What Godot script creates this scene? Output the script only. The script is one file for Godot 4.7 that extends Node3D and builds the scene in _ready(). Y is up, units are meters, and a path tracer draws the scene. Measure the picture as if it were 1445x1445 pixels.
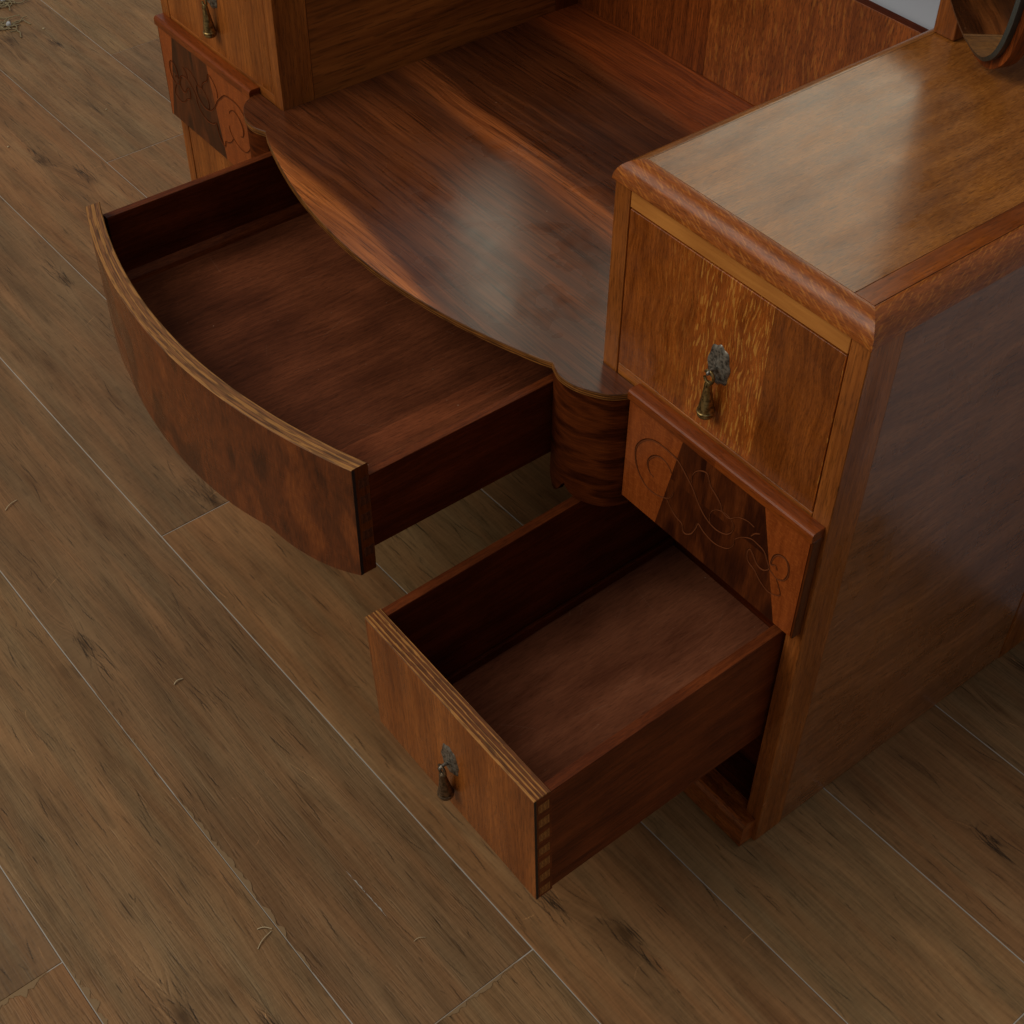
extends Node3D
# A dressing table with open drawers on a plank floor, seen close up. Units are metres.
# Axes: x runs along the front of the table to the right, y up, z out of the front. Origin: front right foot of the right pedestal.

const MID := -0.60785            # x of the middle of the table
const TOP := 0.736               # top of the pedestals
const SHELF := 0.5034            # top of the low shelf between them
const BACK := -0.4714            # face of the back panel
var rng := RandomNumberGenerator.new()
var M := {}                      # materials
var taken := {}

func _ready():
	rng.seed = 11
	# ---- camera, light, exposure
	var cam := Camera3D.new()
	cam.name = "camera"
	cam.fov = 38.893
	cam.near = 0.05
	cam.far = 60.0
	cam.position = Vector3(0.52077, 1.43210, 0.77391)
	cam.rotation = Vector3(-0.79356, 0.89691, 0.01358)
	add_child(cam)
	cam.current = true
	var env := Environment.new()
	env.background_mode = Environment.BG_COLOR
	env.background_color = Color(0.37, 0.36, 0.345)
	env.tonemap_mode = Environment.TONE_MAPPER_LINEAR
	env.tonemap_exposure = 1.0
	env.sdfgi_enabled = true
	env.ssao_enabled = true
	env.ssil_enabled = true
	var we := WorldEnvironment.new()
	we.name = "environment"
	we.environment = env
	add_child(we)
	area_light("window_light", Vector3(-1.9, 3.5, 2.8), Vector3(-0.5, 0.4, -0.1), Vector2(3.2, 2.8), 9.6, Color(1.0, 0.965, 0.9))
	area_light("far_window_light", Vector3(2.6, 2.7, 2.3), Vector3(-0.3, 0.2, -0.3), Vector2(2.4, 1.8), 0.45, Color(0.95, 0.98, 1.0))
	# ---- what things are made of
	make_materials()
	# ---- the setting
	make_floor()
	make_wall()
	# ---- the table and what lies about
	make_table()
	make_debris()

func area_light(called: String, at: Vector3, to: Vector3, size: Vector2, energy: float, col: Color):
	var l := AreaLight3D.new()
	l.name = called
	l.area_size = size
	l.light_energy = energy
	l.light_color = col
	l.area_range = 20.0
	l.shadow_enabled = true
	add_child(l)
	l.look_at_from_position(at, to)

# ------------------------------------------------------------------ helpers for objects
func numbered(called: String, parent: Node) -> String:
	var key := str(parent.get_instance_id()) + called
	var n: int = taken.get(key, 0)
	taken[key] = n + 1
	return called if n == 0 else "%s_%03d" % [called, n]

func put(called: String, mesh: Mesh, parent: Node, at := Vector3.ZERO) -> MeshInstance3D:
	var o := MeshInstance3D.new()
	o.name = numbered(called, parent)
	o.mesh = mesh
	o.position = at
	parent.add_child(o, true)
	return o

func tag(o: Node, label: String, category := "", group := "", kind := ""):
	if label: o.set_meta("label", label)
	if category: o.set_meta("category", category)
	if group: o.set_meta("group", group)
	if kind: o.set_meta("kind", kind)

func st_new() -> SurfaceTool:
	var st := SurfaceTool.new()
	st.begin(Mesh.PRIMITIVE_TRIANGLES)
	return st

func done(st: SurfaceTool, mat: Material, into: ArrayMesh = null) -> ArrayMesh:
	st.generate_tangents()
	var mesh: ArrayMesh = st.commit(into) if into else st.commit()
	mesh.surface_set_material(mesh.get_surface_count() - 1, mat)
	return mesh

func tri(st: SurfaceTool, p: Array, n: Array, uv: Array):
	# one triangle, wound clockwise seen from the side its normals point to
	var g: Vector3 = (p[1] - p[0]).cross(p[2] - p[0])
	var order := [0, 1, 2] if g.dot(n[0] + n[1] + n[2]) < 0 else [0, 2, 1]
	for k in order:
		st.set_normal(n[k])
		st.set_uv(uv[k])
		st.add_vertex(p[k])

func quad(st: SurfaceTool, p: Array, n: Array, uv: Array):
	tri(st, [p[0], p[1], p[2]], [n[0], n[1], n[2]], [uv[0], uv[1], uv[2]])
	tri(st, [p[0], p[2], p[3]], [n[0], n[2], n[3]], [uv[0], uv[2], uv[3]])

func face_uv(q: Vector3, axis: int, grain: int) -> Vector2:
	# u runs along the grain, v across it
	if axis == grain:
		return Vector2(q[(axis + 1) % 3], q[(axis + 2) % 3])
	return Vector2(q[grain], q[3 - axis - grain])

func box_into(st: SurfaceTool, lo: Vector3, hi: Vector3, grain: int, off: Vector2, bevel: float):
	var c := (lo + hi) / 2.0
	var h := (hi - lo) / 2.0
	var b := minf(bevel, minf(h.x, minf(h.y, h.z)) * 0.6)
	var at := func(s: Vector3, axis: int) -> Vector3:
		var q := Vector3(s.x * h.x, s.y * h.y, s.z * h.z)
		for k in 3:
			if k != axis: q[k] -= s[k] * b
		return c + q
	for a in 3:
		var i := (a + 1) % 3
		var j := (a + 2) % 3
		for sg in [-1.0, 1.0]:
			var n := Vector3.ZERO
			n[a] = sg
			var ps := []
			var us := []
			for e in [[-1, -1], [1, -1], [1, 1], [-1, 1]]:
				var s := Vector3.ZERO
				s[a] = sg
				s[i] = e[0]
				s[j] = e[1]
				var q: Vector3 = at.call(s, a)
				ps.append(q)
				us.append(face_uv(q, a, grain) + off)
			quad(st, ps, [n, n, n, n], us)
			if b <= 0.00001: continue
			for sj in [-1.0, 1.0]:
				# the edge between the faces a and j, running along i
				if a < j or true:
					var s0 := Vector3.ZERO
					s0[a] = sg
					s0[j] = sj
					if (a == 0 and j == 2) or (a == 1 and j == 0) or (a == 2 and j == 1):
						var s1 := s0
						s0[i] = -1
						s1[i] = 1
						var e1: Vector3 = at.call(s0, a)
						var e2: Vector3 = at.call(s1, a)
						var e3: Vector3 = at.call(s1, j)
						var e4: Vector3 = at.call(s0, j)
						var na := Vector3.ZERO
						na[a] = sg
						var nj := Vector3.ZERO
						nj[j] = sj
						quad(st, [e1, e2, e3, e4], [na, na, nj, nj], [face_uv(e1, a, grain) + off, face_uv(e2, a, grain) + off, face_uv(e3, a, grain) + off, face_uv(e4, a, grain) + off])
	if b > 0.00001:
		for sx in [-1, 1]:
			for sy in [-1, 1]:
				for sz in [-1, 1]:
					var s := Vector3(sx, sy, sz)
					var n := s.normalized()
					var p0: Vector3 = at.call(s, 0)
					var p1: Vector3 = at.call(s, 1)
					var p2: Vector3 = at.call(s, 2)
					var u := face_uv(p0, 2 if grain != 2 else 0, grain) + off
					tri(st, [p0, p1, p2], [n, n, n], [u, u + Vector2(b, 0), u + Vector2(0, b)])

func board(parent: Node, called: String, a: Vector3, b: Vector3, mat: Material, grain: int, bevel := 0.0007, fit := false) -> MeshInstance3D:
	# a board between two corners; with fit the texture starts at its low corner, else anywhere
	var lo := a.min(b)
	var hi := a.max(b)
	var c := (lo + hi) / 2.0
	var st := st_new()
	var h := (hi - lo) / 2.0
	var other := [0, 1, 2]
	other.erase(grain)
	var w: int = other[0] if h[other[0]] > h[other[1]] else other[1]
	var off := Vector2(h[grain], h[w])
	if not fit and mat is StandardMaterial3D:
		off.x += rng.randf() * maxf(0.0, 1.0 / mat.uv1_scale.x - 2.0 * h[grain])
		off.y += rng.randf() * maxf(0.0, 1.0 / mat.uv1_scale.y - 2.0 * h[w])
	box_into(st, lo - c, hi - c, grain, off, bevel)
	return put(called, done(st, mat), parent, c)

func smooth_line(pts: Array, per: int) -> Array:
	var out := []
	for k in pts.size() - 1:
		var p0: Vector2 = pts[maxi(k - 1, 0)]
		var p1: Vector2 = pts[k]
		var p2: Vector2 = pts[k + 1]
		var p3: Vector2 = pts[mini(k + 2, pts.size() - 1)]
		for s in per:
			out.append(p1.cubic_interpolate(p2, p0, p3, float(s) / per))
	out.append(pts[-1])
	return out

func prism(st: SurfaceTool, poly: PackedVector2Array, lo: float, hi: float, map: Callable, uvmap: Callable, caps := true, sides := true):
	# an outline with a thickness: map(p, t) puts it in space, uvmap(p, t, side) gives its texture
	if caps:
		var idx := Geometry2D.triangulate_polygon(poly)
		for t in [lo, hi]:
			var n: Vector3 = (map.call(Vector2.ZERO, hi) - map.call(Vector2.ZERO, lo)).normalized() * (1.0 if t == hi else -1.0)
			for k in range(0, idx.size(), 3):
				var p := [poly[idx[k]], poly[idx[k + 1]], poly[idx[k + 2]]]
				tri(st, [map.call(p[0], t), map.call(p[1], t), map.call(p[2], t)], [n, n, n], [uvmap.call(p[0], t, false), uvmap.call(p[1], t, false), uvmap.call(p[2], t, false)])
	if sides:
		var cw := Geometry2D.is_polygon_clockwise(poly)
		var run := 0.0
		for k in poly.size():
			var p := poly[k]
			var q := poly[(k + 1) % poly.size()]
			var d := (q - p)
			var out2 := Vector2(d.y, -d.x).normalized() * (-1.0 if cw else 1.0)
			var n: Vector3 = (map.call(out2, 0.0) - map.call(Vector2.ZERO, 0.0)).normalized()
			var u0 := Vector2(run, 0)
			var u1 := Vector2(run + d.length(), 0)
			run += d.length()
			quad(st, [map.call(p, lo), map.call(q, lo), map.call(q, hi), map.call(p, hi)], [n, n, n, n], [u0, u1, u1 + Vector2(0, hi - lo), u0 + Vector2(0, hi - lo)])

# ------------------------------------------------------------------ textures
func layer(w: int, h: int, sx: float, sy: float, sd: int, octaves := 2) -> PackedByteArray:
	# noise whose blobs are about sx by sy pixels
	var cell := 6.0
	var gw := clampi(int(ceil(w / sx * cell)), 8, 2048)
	var gh := clampi(int(ceil(h / sy * cell)), 8, 2048)
	var n := FastNoiseLite.new()
	n.noise_type = FastNoiseLite.TYPE_SIMPLEX_SMOOTH
	n.seed = sd
	n.frequency = 1.0 / cell
	n.fractal_octaves = octaves
	n.fractal_gain = 0.5
	var im := n.get_image(gw, gh, false, false, true)
	im.convert(Image.FORMAT_L8)
	if gw != w or gh != h:
		im.resize(w, h, Image.INTERPOLATE_CUBIC if (gw < w or gh < h) else Image.INTERPOLATE_BILINEAR)
	return im.get_data()

func to_texture(w: int, h: int, data: PackedByteArray) -> ImageTexture:
	return ImageTexture.create_from_image(Image.create_from_data(w, h, false, Image.FORMAT_RGB8, data))

func wood(p: Dictionary) -> ImageTexture:
	# u along the grain. bands: long soft stripes; streak: finer ones; pore: dark dashes; fleck: pale dashes (medullary rays)
	var w: int = p.w
	var h: int = p.h
	var sd: int = p.seed
	var dark: Color = p.dark
	var light: Color = p.light
	var band: Array = p.get("band", [700, 60, 0.25])
	var streak: Array = p.get("streak", [260, 9, 0.2])
	var fibre: Array = p.get("fibre", [60, 2.2, 0.12])
	var pore: Array = p.get("pore", [26, 2.0, 0.7, 0.0])
	var fleck: Array = p.get("fleck", [30, 5, 0.68, 0.0])
	var fcol: Color = p.get("fleck_color", Color(0.7, 0.45, 0.15))
	var blotch: float = p.get("blotch", 0.05)
	var zones: Array = p.get("zones", [])
	var shape = p.get("shape")
	var lb := layer(w, h, band[0], band[1], sd, 2)
	var ls := layer(w, h, streak[0], streak[1], sd + 1, 3)
	var lf := layer(w, h, fibre[0], fibre[1], sd + 2, 1)
	var lo := layer(w, h, w * 0.22, w * 0.16, sd + 3, 2)
	var lp := layer(w, h, pore[0], pore[1], sd + 4, 1) if pore[3] > 0 else PackedByteArray()
	var lk := layer(w, h, fleck[0], fleck[1], sd + 5, 2) if fleck[3] > 0 else PackedByteArray()
	var lw := layer(w, h, w * 0.45, h * 0.22, sd + 6, 2)
	var wavy: float = p.get("wavy", 3.0)
	var slant: float = p.get("slant", 0.0)
	var out := PackedByteArray()
	out.resize(w * h * 3)
	var i := 0
	var specks := {}
	var sr := RandomNumberGenerator.new()
	sr.seed = sd
	for k in int(p.get("specks", 0)):
		var at := sr.randi() % (w * h)
		var a := 0.85 if k % 17 == 0 else sr.randf_range(0.1, 0.5) * sr.randf()
		for e in [0, 1, w] if sr.randf() > 0.5 else [0]: specks[at + e] = a
	for k in int(p.get("scratches", 0)):
		var sx := sr.randf() * w
		var sy := sr.randf() * h
		var dir := sr.randf() * TAU
		var a := sr.randf_range(0.05, 0.22)
		for e in sr.randi_range(10, 60):
			sx += cos(dir)
			sy += sin(dir)
			dir += sr.randf_range(-0.02, 0.02)
			specks[clampi(int(sy), 0, h - 1) * w + clampi(int(sx), 0, w - 1)] = a
	for y in h:
		var mul := 1.0
		var fk := 1.0
		var v := float(y) / h
		for z in zones:
			if v >= z[0]:
				mul = z[1]
				fk = z[2]
		for x in w:
			var yy := clampi(int(y + (lw[i] - 127) * wavy / 127.0), 0, h - 1)
			var j := yy * w + x
			var t: float = 0.5 + band[2] * (lb[j] - 127.5) / 90.0 + streak[2] * (ls[j] - 127.5) / 90.0 + fibre[2] * (lf[i] - 127.5) / 90.0 + blotch * (lo[i] - 127.5) / 90.0
			var r := dark.r + (light.r - dark.r) * t
			var g := dark.g + (light.g - dark.g) * t
			var b := dark.b + (light.b - dark.b) * t
			var m := mul
			if pore[3] > 0.0:
				var q: float = lp[i] / 255.0
				if q > pore[2]: m *= 1.0 - pore[3] * minf((q - pore[2]) * 9.0, 1.0)
			r *= m
			g *= m
			b *= m
			if fleck[3] > 0.0:
				var q: float = lk[(int(y + x * slant + w) % h) * w + x if slant > 0.0 else j] / 255.0
				if q > fleck[2]:
					var a: float = fleck[3] * fk * minf((q - fleck[2]) * 11.0, 1.0)
					r += (fcol.r - r) * a
					g += (fcol.g - g) * a
					b += (fcol.b - b) * a
			if shape != null:
				var c: Color = shape.call(float(x) / w, v, t)
				r *= c.r
				g *= c.g
				b *= c.b
			if specks.has(i):
				var a: float = specks[i]
				r += (0.72 - r) * a
				g += (0.66 - g) * a
				b += (0.6 - b) * a
			var k := i * 3
			out[k] = clampi(int(r * 255.0), 0, 255)
			out[k + 1] = clampi(int(g * 255.0), 0, 255)
			out[k + 2] = clampi(int(b * 255.0), 0, 255)
			i += 1
	return to_texture(w, h, out)

func burr(w: int, h: int, sd: int, dark: Color, mid: Color, light: Color, sx: float, sy: float, lines: float, amp := 0.34) -> ImageTexture:
	# figured walnut: swirling dark lines over brown; sx, sy: how many pixels the figure is long and wide
	var a := layer(w, h, sx, sy, sd, 3)
	var b := layer(w, h, sx * 0.5, sy * 0.4, sd + 1, 3)
	var c := layer(w, h, sx * 0.3, sy * 0.09, sd + 2, 3) if sx > sy else layer(w, h, sx * 0.09, sy * 0.3, sd + 2, 3)
	var f := layer(w, h, 40.0, 2.2, sd + 3, 1) if sx > sy else layer(w, h, 2.2, 40.0, sd + 3, 1)
	var out := PackedByteArray()
	out.resize(w * h * 3)
	var i := 0
	for y in h:
		for x in w:
			var s := sin((a[i] / 255.0 * 2.2 + b[i] / 255.0 * 0.4 + float(y) / h * 0.9) * lines)
			var t: float = clampf(0.5 + amp * s + (c[i] - 127.5) / 255.0 * (0.14 + amp * 0.7) + (f[i] - 127.5) / 255.0 * 0.4 + (a[i] - 127.5) / 255.0 * 0.5, 0.0, 1.0)
			var col := dark.lerp(mid, minf(t * 1.7, 1.0)) if t < 0.59 else mid.lerp(light, (t - 0.59) / 0.41)
			out[i * 3] = clampi(int(col.r * 255), 0, 255)
			out[i * 3 + 1] = clampi(int(col.g * 255), 0, 255)
			out[i * 3 + 2] = clampi(int(col.b * 255), 0, 255)
			i += 1
	return to_texture(w, h, out)

func ply(w: int, h: int, sd: int, gold: Color, brown: Color, dark: Color, layers: int, wear: float) -> ImageTexture:
	# the layers of plywood seen on its edge; v runs across the thickness
	var a := layer(w, h, 420, 9, sd, 2)
	var b := layer(w, h, 60, 3, sd + 1, 2)
	var d := layer(w, h, 70, 9, sd + 2, 3)
	var out := PackedByteArray()
	out.resize(w * h * 3)
	var i := 0
	for y in h:
		for x in w:
			var v := float(y) / h * layers + (a[i] - 127.5) / 255.0 * 0.9
			var f: float = v - floorf(v)
			var even := int(floorf(v)) % 2 == 0
			var col := gold if even else brown
			if f < 0.14: col = col.lerp(dark, 0.6)
			col = col * (0.85 + 0.3 * b[i] / 255.0)
			var s: float = d[i] / 255.0
			if s > 0.62 - wear * 0.2: col = col.lerp(dark, minf((s - 0.62 + wear * 0.2) * 5.0, 1.0) * wear)
			out[i * 3] = clampi(int(col.r * 255), 0, 255)
			out[i * 3 + 1] = clampi(int(col.g * 255), 0, 255)
			out[i * 3 + 2] = clampi(int(col.b * 255), 0, 255)
			i += 1
	return to_texture(w, h, out)

func plank_maps(sd: int, tint: Color) -> Array:
	# a rustic oak plank 1.285 x 0.1975 m: colour and relief
	var w := 1280
	var h := 272
	var r := RandomNumberGenerator.new()
	r.seed = sd * 77 + 5
	var la := layer(w, h, 300, 90, sd, 3)      # broad tone
	var lb := layer(w, h, 420, 11, sd + 1, 3)  # streaks
	var lc := layer(w, h, 150, 2.6, sd + 2, 2)  # fibre
	var ld := layer(w, h, 50, 2.6, sd + 3, 2)  # pores
	var le := layer(w, h, 560, 90, sd + 4, 2)  # warp
	var lg := layer(w, h, 5, 60, sd + 5, 2)    # saw marks across
	var lh := layer(w, h, 130, 34, sd + 6, 3)   # dark stains
	var li := layer(w, h, 380, 46, sd + 7, 2)  # reddish or yellowish
	var knots := []
	for k in 3:
		knots.append([r.randf() * w, r.randf() * h, r.randf_range(5, 13), r.randf_range(0.35, 0.9)])
	var ring_x := r.randf_range(0.2, 0.8) * w
	var ring_y := r.randf_range(0.2, 0.8) * h
	var out := PackedByteArray()
	out.resize(w * h * 3)
	var rel := PackedByteArray()
	rel.resize(w * h)
	# short dark checks and cracks, some running out from the knots; a few pale scratches
	var mark := PackedFloat32Array()
	mark.resize(w * h)
	for k in 330:
		var px := r.randf() * w
		var py := r.randf() * h
		var dir := r.randf_range(-0.16, 0.16)
		var bend := r.randf_range(-0.012, 0.012)
		if k < 90:
			var kn: Array = knots[k % 3]
			var around := r.randf() * TAU
			px = kn[0] + cos(around) * kn[2] * r.randf_range(0.5, 5.0)
			py = kn[1] + sin(around) * kn[2] * r.randf_range(0.3, 2.2)
			dir = r.randf_range(-0.7, 0.7)
			bend = -dir * 0.03
		elif k > 250:
			dir = r.randf_range(0.5, 1.1) * (1.0 if r.randf() > 0.5 else -1.0)
			bend = -dir * 0.05
		var strength := r.randf_range(0.08, 0.42) * (0.55 if k > 250 else 1.0)
		if k % 29 == 0:
			strength = -r.randf_range(0.1, 0.3)
			dir = r.randf() * TAU
		var steps := r.randi_range(8, 60) if k <= 250 else r.randi_range(6, 22)
		for e in steps:
			var xi := int(px)
			var yi := int(py)
			if xi < 0 or yi < 0 or xi >= w or yi >= h: break
			var fade := strength * sin(PI * (e + 0.5) / steps)
			mark[yi * w + xi] += fade
			if strength > 0.2 and yi + 1 < h: mark[(yi + 1) * w + xi] += fade * 0.6
			px += cos(dir)
			py += sin(dir) * 0.8
			dir += bend
	var i := 0
	for y in h:
		for x in w:
			var wy := (le[i] - 127.5) / 127.5 * 18.0
			var pull := 0.0
			var dk := 0.0
			for kn in knots:
				var dx: float = (x - kn[0])
				var dy: float = (y - kn[1])
				if absf(dx) < 120.0 and absf(dy) < 60.0:
					var q: float = dx * dx / (kn[2] * kn[2] * 9.0) + dy * dy / (kn[2] * kn[2] * 1.6)
					pull += exp(-q * 0.35) * 16.0 * signf(dy)
					dk += kn[3] * exp(-q * 4.0) + kn[3] * 0.28 * exp(-q * 0.7)
			var rx := (x - ring_x) / 330.0
			var ry := (y - ring_y + wy) / 46.0
			var ring := sin((sqrt(rx * rx + ry * ry) * 3.0 + wy * 0.03) * 5.5) * exp(-(rx * rx + ry * ry) * 0.5)
			var j := clampi(int(y + wy * 0.5 + pull), 0, h - 1) * w + x
			var t := 0.5 + 0.14 * (la[i] - 127.5) / 90.0 + 0.10 * (lb[j] - 127.5) / 90.0 + 0.10 * (lc[j] - 127.5) / 90.0 + 0.06 * ring + 0.035 * (lg[i] - 127.5) / 90.0
			var stain: float = lh[j] / 255.0
			if stain > 0.68: t -= (stain - 0.68) * 0.8
			t -= dk * 0.75
			var q2: float = ld[j] / 255.0
			var pore := 0.0
			if q2 > 0.66: pore = minf((q2 - 0.66) * 7.0, 1.0)
			var hue := (li[j] - 127.5) / 110.0
			var m := clampf(1.0 - 0.13 * pore - mark[i], 0.35, 1.5)
			t = clampf(t, -0.25, 1.1)
			var cr := (0.415 + 0.285 * t) * (1.0 + 0.03 * hue) * tint.r * m
			var cg := (0.310 + 0.240 * t) * (1.0 - 0.005 * hue) * tint.g * m
			var cb := (0.200 + 0.184 * t) * (1.0 - 0.03 * hue) * tint.b * m
			out[i * 3] = clampi(int(cr * 255), 0, 255)
			out[i * 3 + 1] = clampi(int(cg * 255), 0, 255)
			out[i * 3 + 2] = clampi(int(cb * 255), 0, 255)
			rel[i] = clampi(int(150 + (lc[j] - 127.5) * 0.35 - pore * 60.0 - mark[i] * 120.0 + (lg[i] - 127.5) * 0.18 - dk * 40.0), 0, 255)
			i += 1
	var bump := Image.create_from_data(w, h, false, Image.FORMAT_L8, rel)
	bump.convert(Image.FORMAT_RGBA8)
	bump.bump_map_to_normal_map(1.6)
	return [to_texture(w, h, out), ImageTexture.create_from_image(bump)]

func mat(tex: Texture2D, size: Vector2, rough: float, tint := Color.WHITE, coat := 0.0, coat_rough := 0.2, spec := 0.36) -> StandardMaterial3D:
	var m := StandardMaterial3D.new()
	m.albedo_texture = tex
	m.albedo_color = tint
	m.uv1_scale = Vector3(1.0 / size.x, 1.0 / size.y, 1)
	m.roughness = rough
	m.metallic_specular = spec
	if coat > 0.0:
		m.clearcoat_enabled = true
		m.clearcoat = coat * 0.75
		m.clearcoat_roughness = coat_rough
	return m

func plain(col: Color, rough: float, metal := 0.0) -> StandardMaterial3D:
	var m := StandardMaterial3D.new()
	m.albedo_color = col
	m.roughness = rough
	m.metallic = metal
	return m

func rgb(r: float, g: float, b: float) -> Color:
	return Color(r / 255.0, g / 255.0, b / 255.0)

func make_materials():
	# fine straight brown wood: posts, rails, the left drawers
	var t := wood({w = 1024, h = 384, seed = 21, dark = rgb(116, 61, 22), light = rgb(192, 114, 50), band = [800, 70, 0.16], streak = [300, 8, 0.16], fibre = [70, 2.2, 0.12], pore = [30, 2.0, 0.7, 0.2], blotch = 0.1})
	M.brown = mat(t, Vector2(0.74, 0.28), 0.34, Color.WHITE, 0.25, 0.25)
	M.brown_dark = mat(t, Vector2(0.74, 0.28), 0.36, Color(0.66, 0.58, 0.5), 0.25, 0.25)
	M.red_trim = mat(t, Vector2(0.74, 0.28), 0.36, Color(0.86, 0.74, 0.66), 0.25, 0.25)
	M.crossband = mat(t, Vector2(0.74, 0.28), 0.36, Color(1.0, 0.92, 0.8), 0.25, 0.24)
	var pale := wood({w = 512, h = 96, seed = 27, dark = rgb(168, 102, 44), light = rgb(222, 150, 74), band = [400, 30, 0.14], streak = [160, 8, 0.12], fibre = [40, 2.2, 0.1], blotch = 0.2})
	M.rail = mat(pale, Vector2(0.62, 0.12), 0.36, Color.WHITE, 0.2, 0.25)
	# the upper right drawer front: three veneers, the middle one with pale rays
	t = wood({w = 448, h = 672, seed = 35, dark = rgb(108, 52, 16), light = rgb(190, 105, 40), band = [500, 60, 0.15], streak = [220, 9, 0.18], fibre = [46, 2.4, 0.13], pore = [22, 2.0, 0.7, 0.2], fleck = [72, 7.0, 0.648, 0.66], fleck_color = rgb(218, 158, 72), wavy = 9.0, zones = [[0.0, 0.97, 0.10], [0.20, 1.0, 0.35], [0.36, 1.08, 1.0], [0.69, 0.91, 0.05]]})
	M.ray_front = mat(t, Vector2(0.179, 0.2655), 0.33, Color.WHITE, 0.3, 0.22)
	# oak with rays for mouldings and the right of the back panel
	t = wood({w = 768, h = 512, seed = 47, dark = rgb(104, 50, 18), light = rgb(184, 100, 42), band = [500, 50, 0.16], streak = [220, 8, 0.2], fibre = [46, 2.4, 0.13], pore = [26, 2.0, 0.68, 0.25], fleck = [90, 8, 0.7, 0.36], fleck_color = rgb(206, 138, 60), wavy = 8.0})
	M.ray_oak = mat(t, Vector2(0.34, 0.36), 0.33, Color.WHITE, 0.3, 0.22)
	t = wood({w = 1024, h = 128, seed = 58, dark = rgb(112, 58, 22), light = rgb(190, 108, 48), band = [160, 30, 0.12], streak = [50, 7, 0.16], fibre = [26, 2.4, 0.14], fleck = [38, 6.0, 0.64, 0.45], fleck_color = rgb(216, 146, 66), pore = [20, 2.4, 0.72, 0.18], wavy = 3.0, slant = 0.5})
	M.moulding = mat(t, Vector2(0.5, 0.05), 0.36, Color(1.0, 0.97, 0.9), 0.2, 0.26)
	# straight oak: left of the back panel, and the streaky inner side of the left pedestal
	t = wood({w = 1024, h = 512, seed = 63, dark = rgb(76, 34, 12), light = rgb(170, 88, 36), band = [900, 34, 0.17], streak = [420, 6, 0.22], fibre = [60, 2.2, 0.14], pore = [30, 2.0, 0.68, 0.3], wavy = 10.0})
	M.straight = mat(t, Vector2(0.5, 0.25), 0.36, Color(0.98, 0.95, 0.9), 0.2, 0.25)
	t = wood({w = 768, h = 512, seed = 64, dark = rgb(108, 58, 22), light = rgb(186, 112, 52), band = [700, 34, 0.17], streak = [700, 6, 0.2], fibre = [120, 2.2, 0.08], pore = [60, 2.0, 0.7, 0.22], wavy = 6.0})
	M.streaky = mat(t, Vector2(0.9, 0.72), 0.4, Color.WHITE, 0.1, 0.25)
	# the pedestal tops: fine pale oak, short dark pores
	t = wood({w = 1152, h = 640, seed = 71, dark = rgb(118, 68, 28), light = rgb(186, 122, 62), band = [700, 60, 0.16], streak = [200, 8, 0.13], fibre = [26, 2.0, 0.2], pore = [46, 2.0, 0.74, 0.3], fleck = [22, 2.6, 0.66, 0.22], fleck_color = rgb(214, 152, 80), specks = 60, scratches = 14, blotch = 0.12, wavy = 5.0})
	M.top = mat(t, Vector2(0.47, 0.26), 0.32, Color(1.0, 0.97, 0.9), 0.5, 0.2)
	# outer sides
	t = wood({w = 1024, h = 768, seed = 83, dark = rgb(124, 76, 42), light = rgb(178, 118, 72), band = [1100, 50, 0.22], streak = [500, 8, 0.26], fibre = [60, 2.2, 0.13], pore = [34, 2.0, 0.7, 0.22], blotch = 0.12, wavy = 12.0})
	M.side = mat(t, Vector2(0.48, 0.72), 0.34, Color(0.96, 0.92, 0.86), 1.0, 0.27, 0.5)
	# insides of the drawers
	t = wood({w = 1024, h = 512, seed = 97, dark = rgb(82, 42, 24), light = rgb(132, 76, 46), band = [800, 60, 0.22], streak = [300, 9, 0.2], fibre = [40, 2.4, 0.16], pore = [22, 2.0, 0.7, 0.15], blotch = 0.16, wavy = 8.0})
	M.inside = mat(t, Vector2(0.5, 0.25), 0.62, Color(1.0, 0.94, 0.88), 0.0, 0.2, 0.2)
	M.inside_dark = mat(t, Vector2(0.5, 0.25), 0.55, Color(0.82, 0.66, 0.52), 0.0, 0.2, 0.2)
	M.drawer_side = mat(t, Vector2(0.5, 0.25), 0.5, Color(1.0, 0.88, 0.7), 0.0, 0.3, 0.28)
	t = wood({w = 768, h = 768, seed = 98, dark = rgb(86, 44, 26), light = rgb(132, 73, 45), band = [700, 70, 0.16], streak = [260, 9, 0.18], fibre = [34, 2.4, 0.16], pore = [20, 2.0, 0.7, 0.15], specks = 260, scratches = 24, blotch = 0.24, wavy = 8.0, zones = [[0.0, 1.0, 1.0], [0.195, 1.16, 1.0], [0.25, 0.96, 1.0]]})
	M.inside_wide = mat(t, Vector2(0.55, 0.53), 0.62, Color.WHITE, 0.0, 0.2, 0.22)
	t = wood({w = 512, h = 384, seed = 99, dark = rgb(118, 68, 46), light = rgb(162, 100, 70), band = [500, 60, 0.14], streak = [160, 10, 0.14], fibre = [30, 2.6, 0.16], pore = [16, 2.2, 0.7, 0.12], specks = 160, scratches = 46, blotch = 0.25, wavy = 8.0})
	M.inside_low = mat(t, Vector2(0.46, 0.26), 0.66, Color.WHITE, 0.0, 0.2, 0.2)
	# figured walnut: bowed drawer front, aprons, the dark part of the carved panels
	t = burr(512, 768, 105, rgb(72, 38, 19), rgb(128, 70, 34), rgb(166, 98, 48), 1300, 80, 5.2, 0.12)
	M.burr = mat(t, Vector2(0.2, 0.62), 0.3, Color(0.92, 0.86, 0.8), 0.35, 0.22)
	t = burr(640, 320, 117, rgb(52, 24, 12), rgb(98, 50, 24), rgb(134, 72, 34), 80, 420, 4.5, 0.16)
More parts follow.
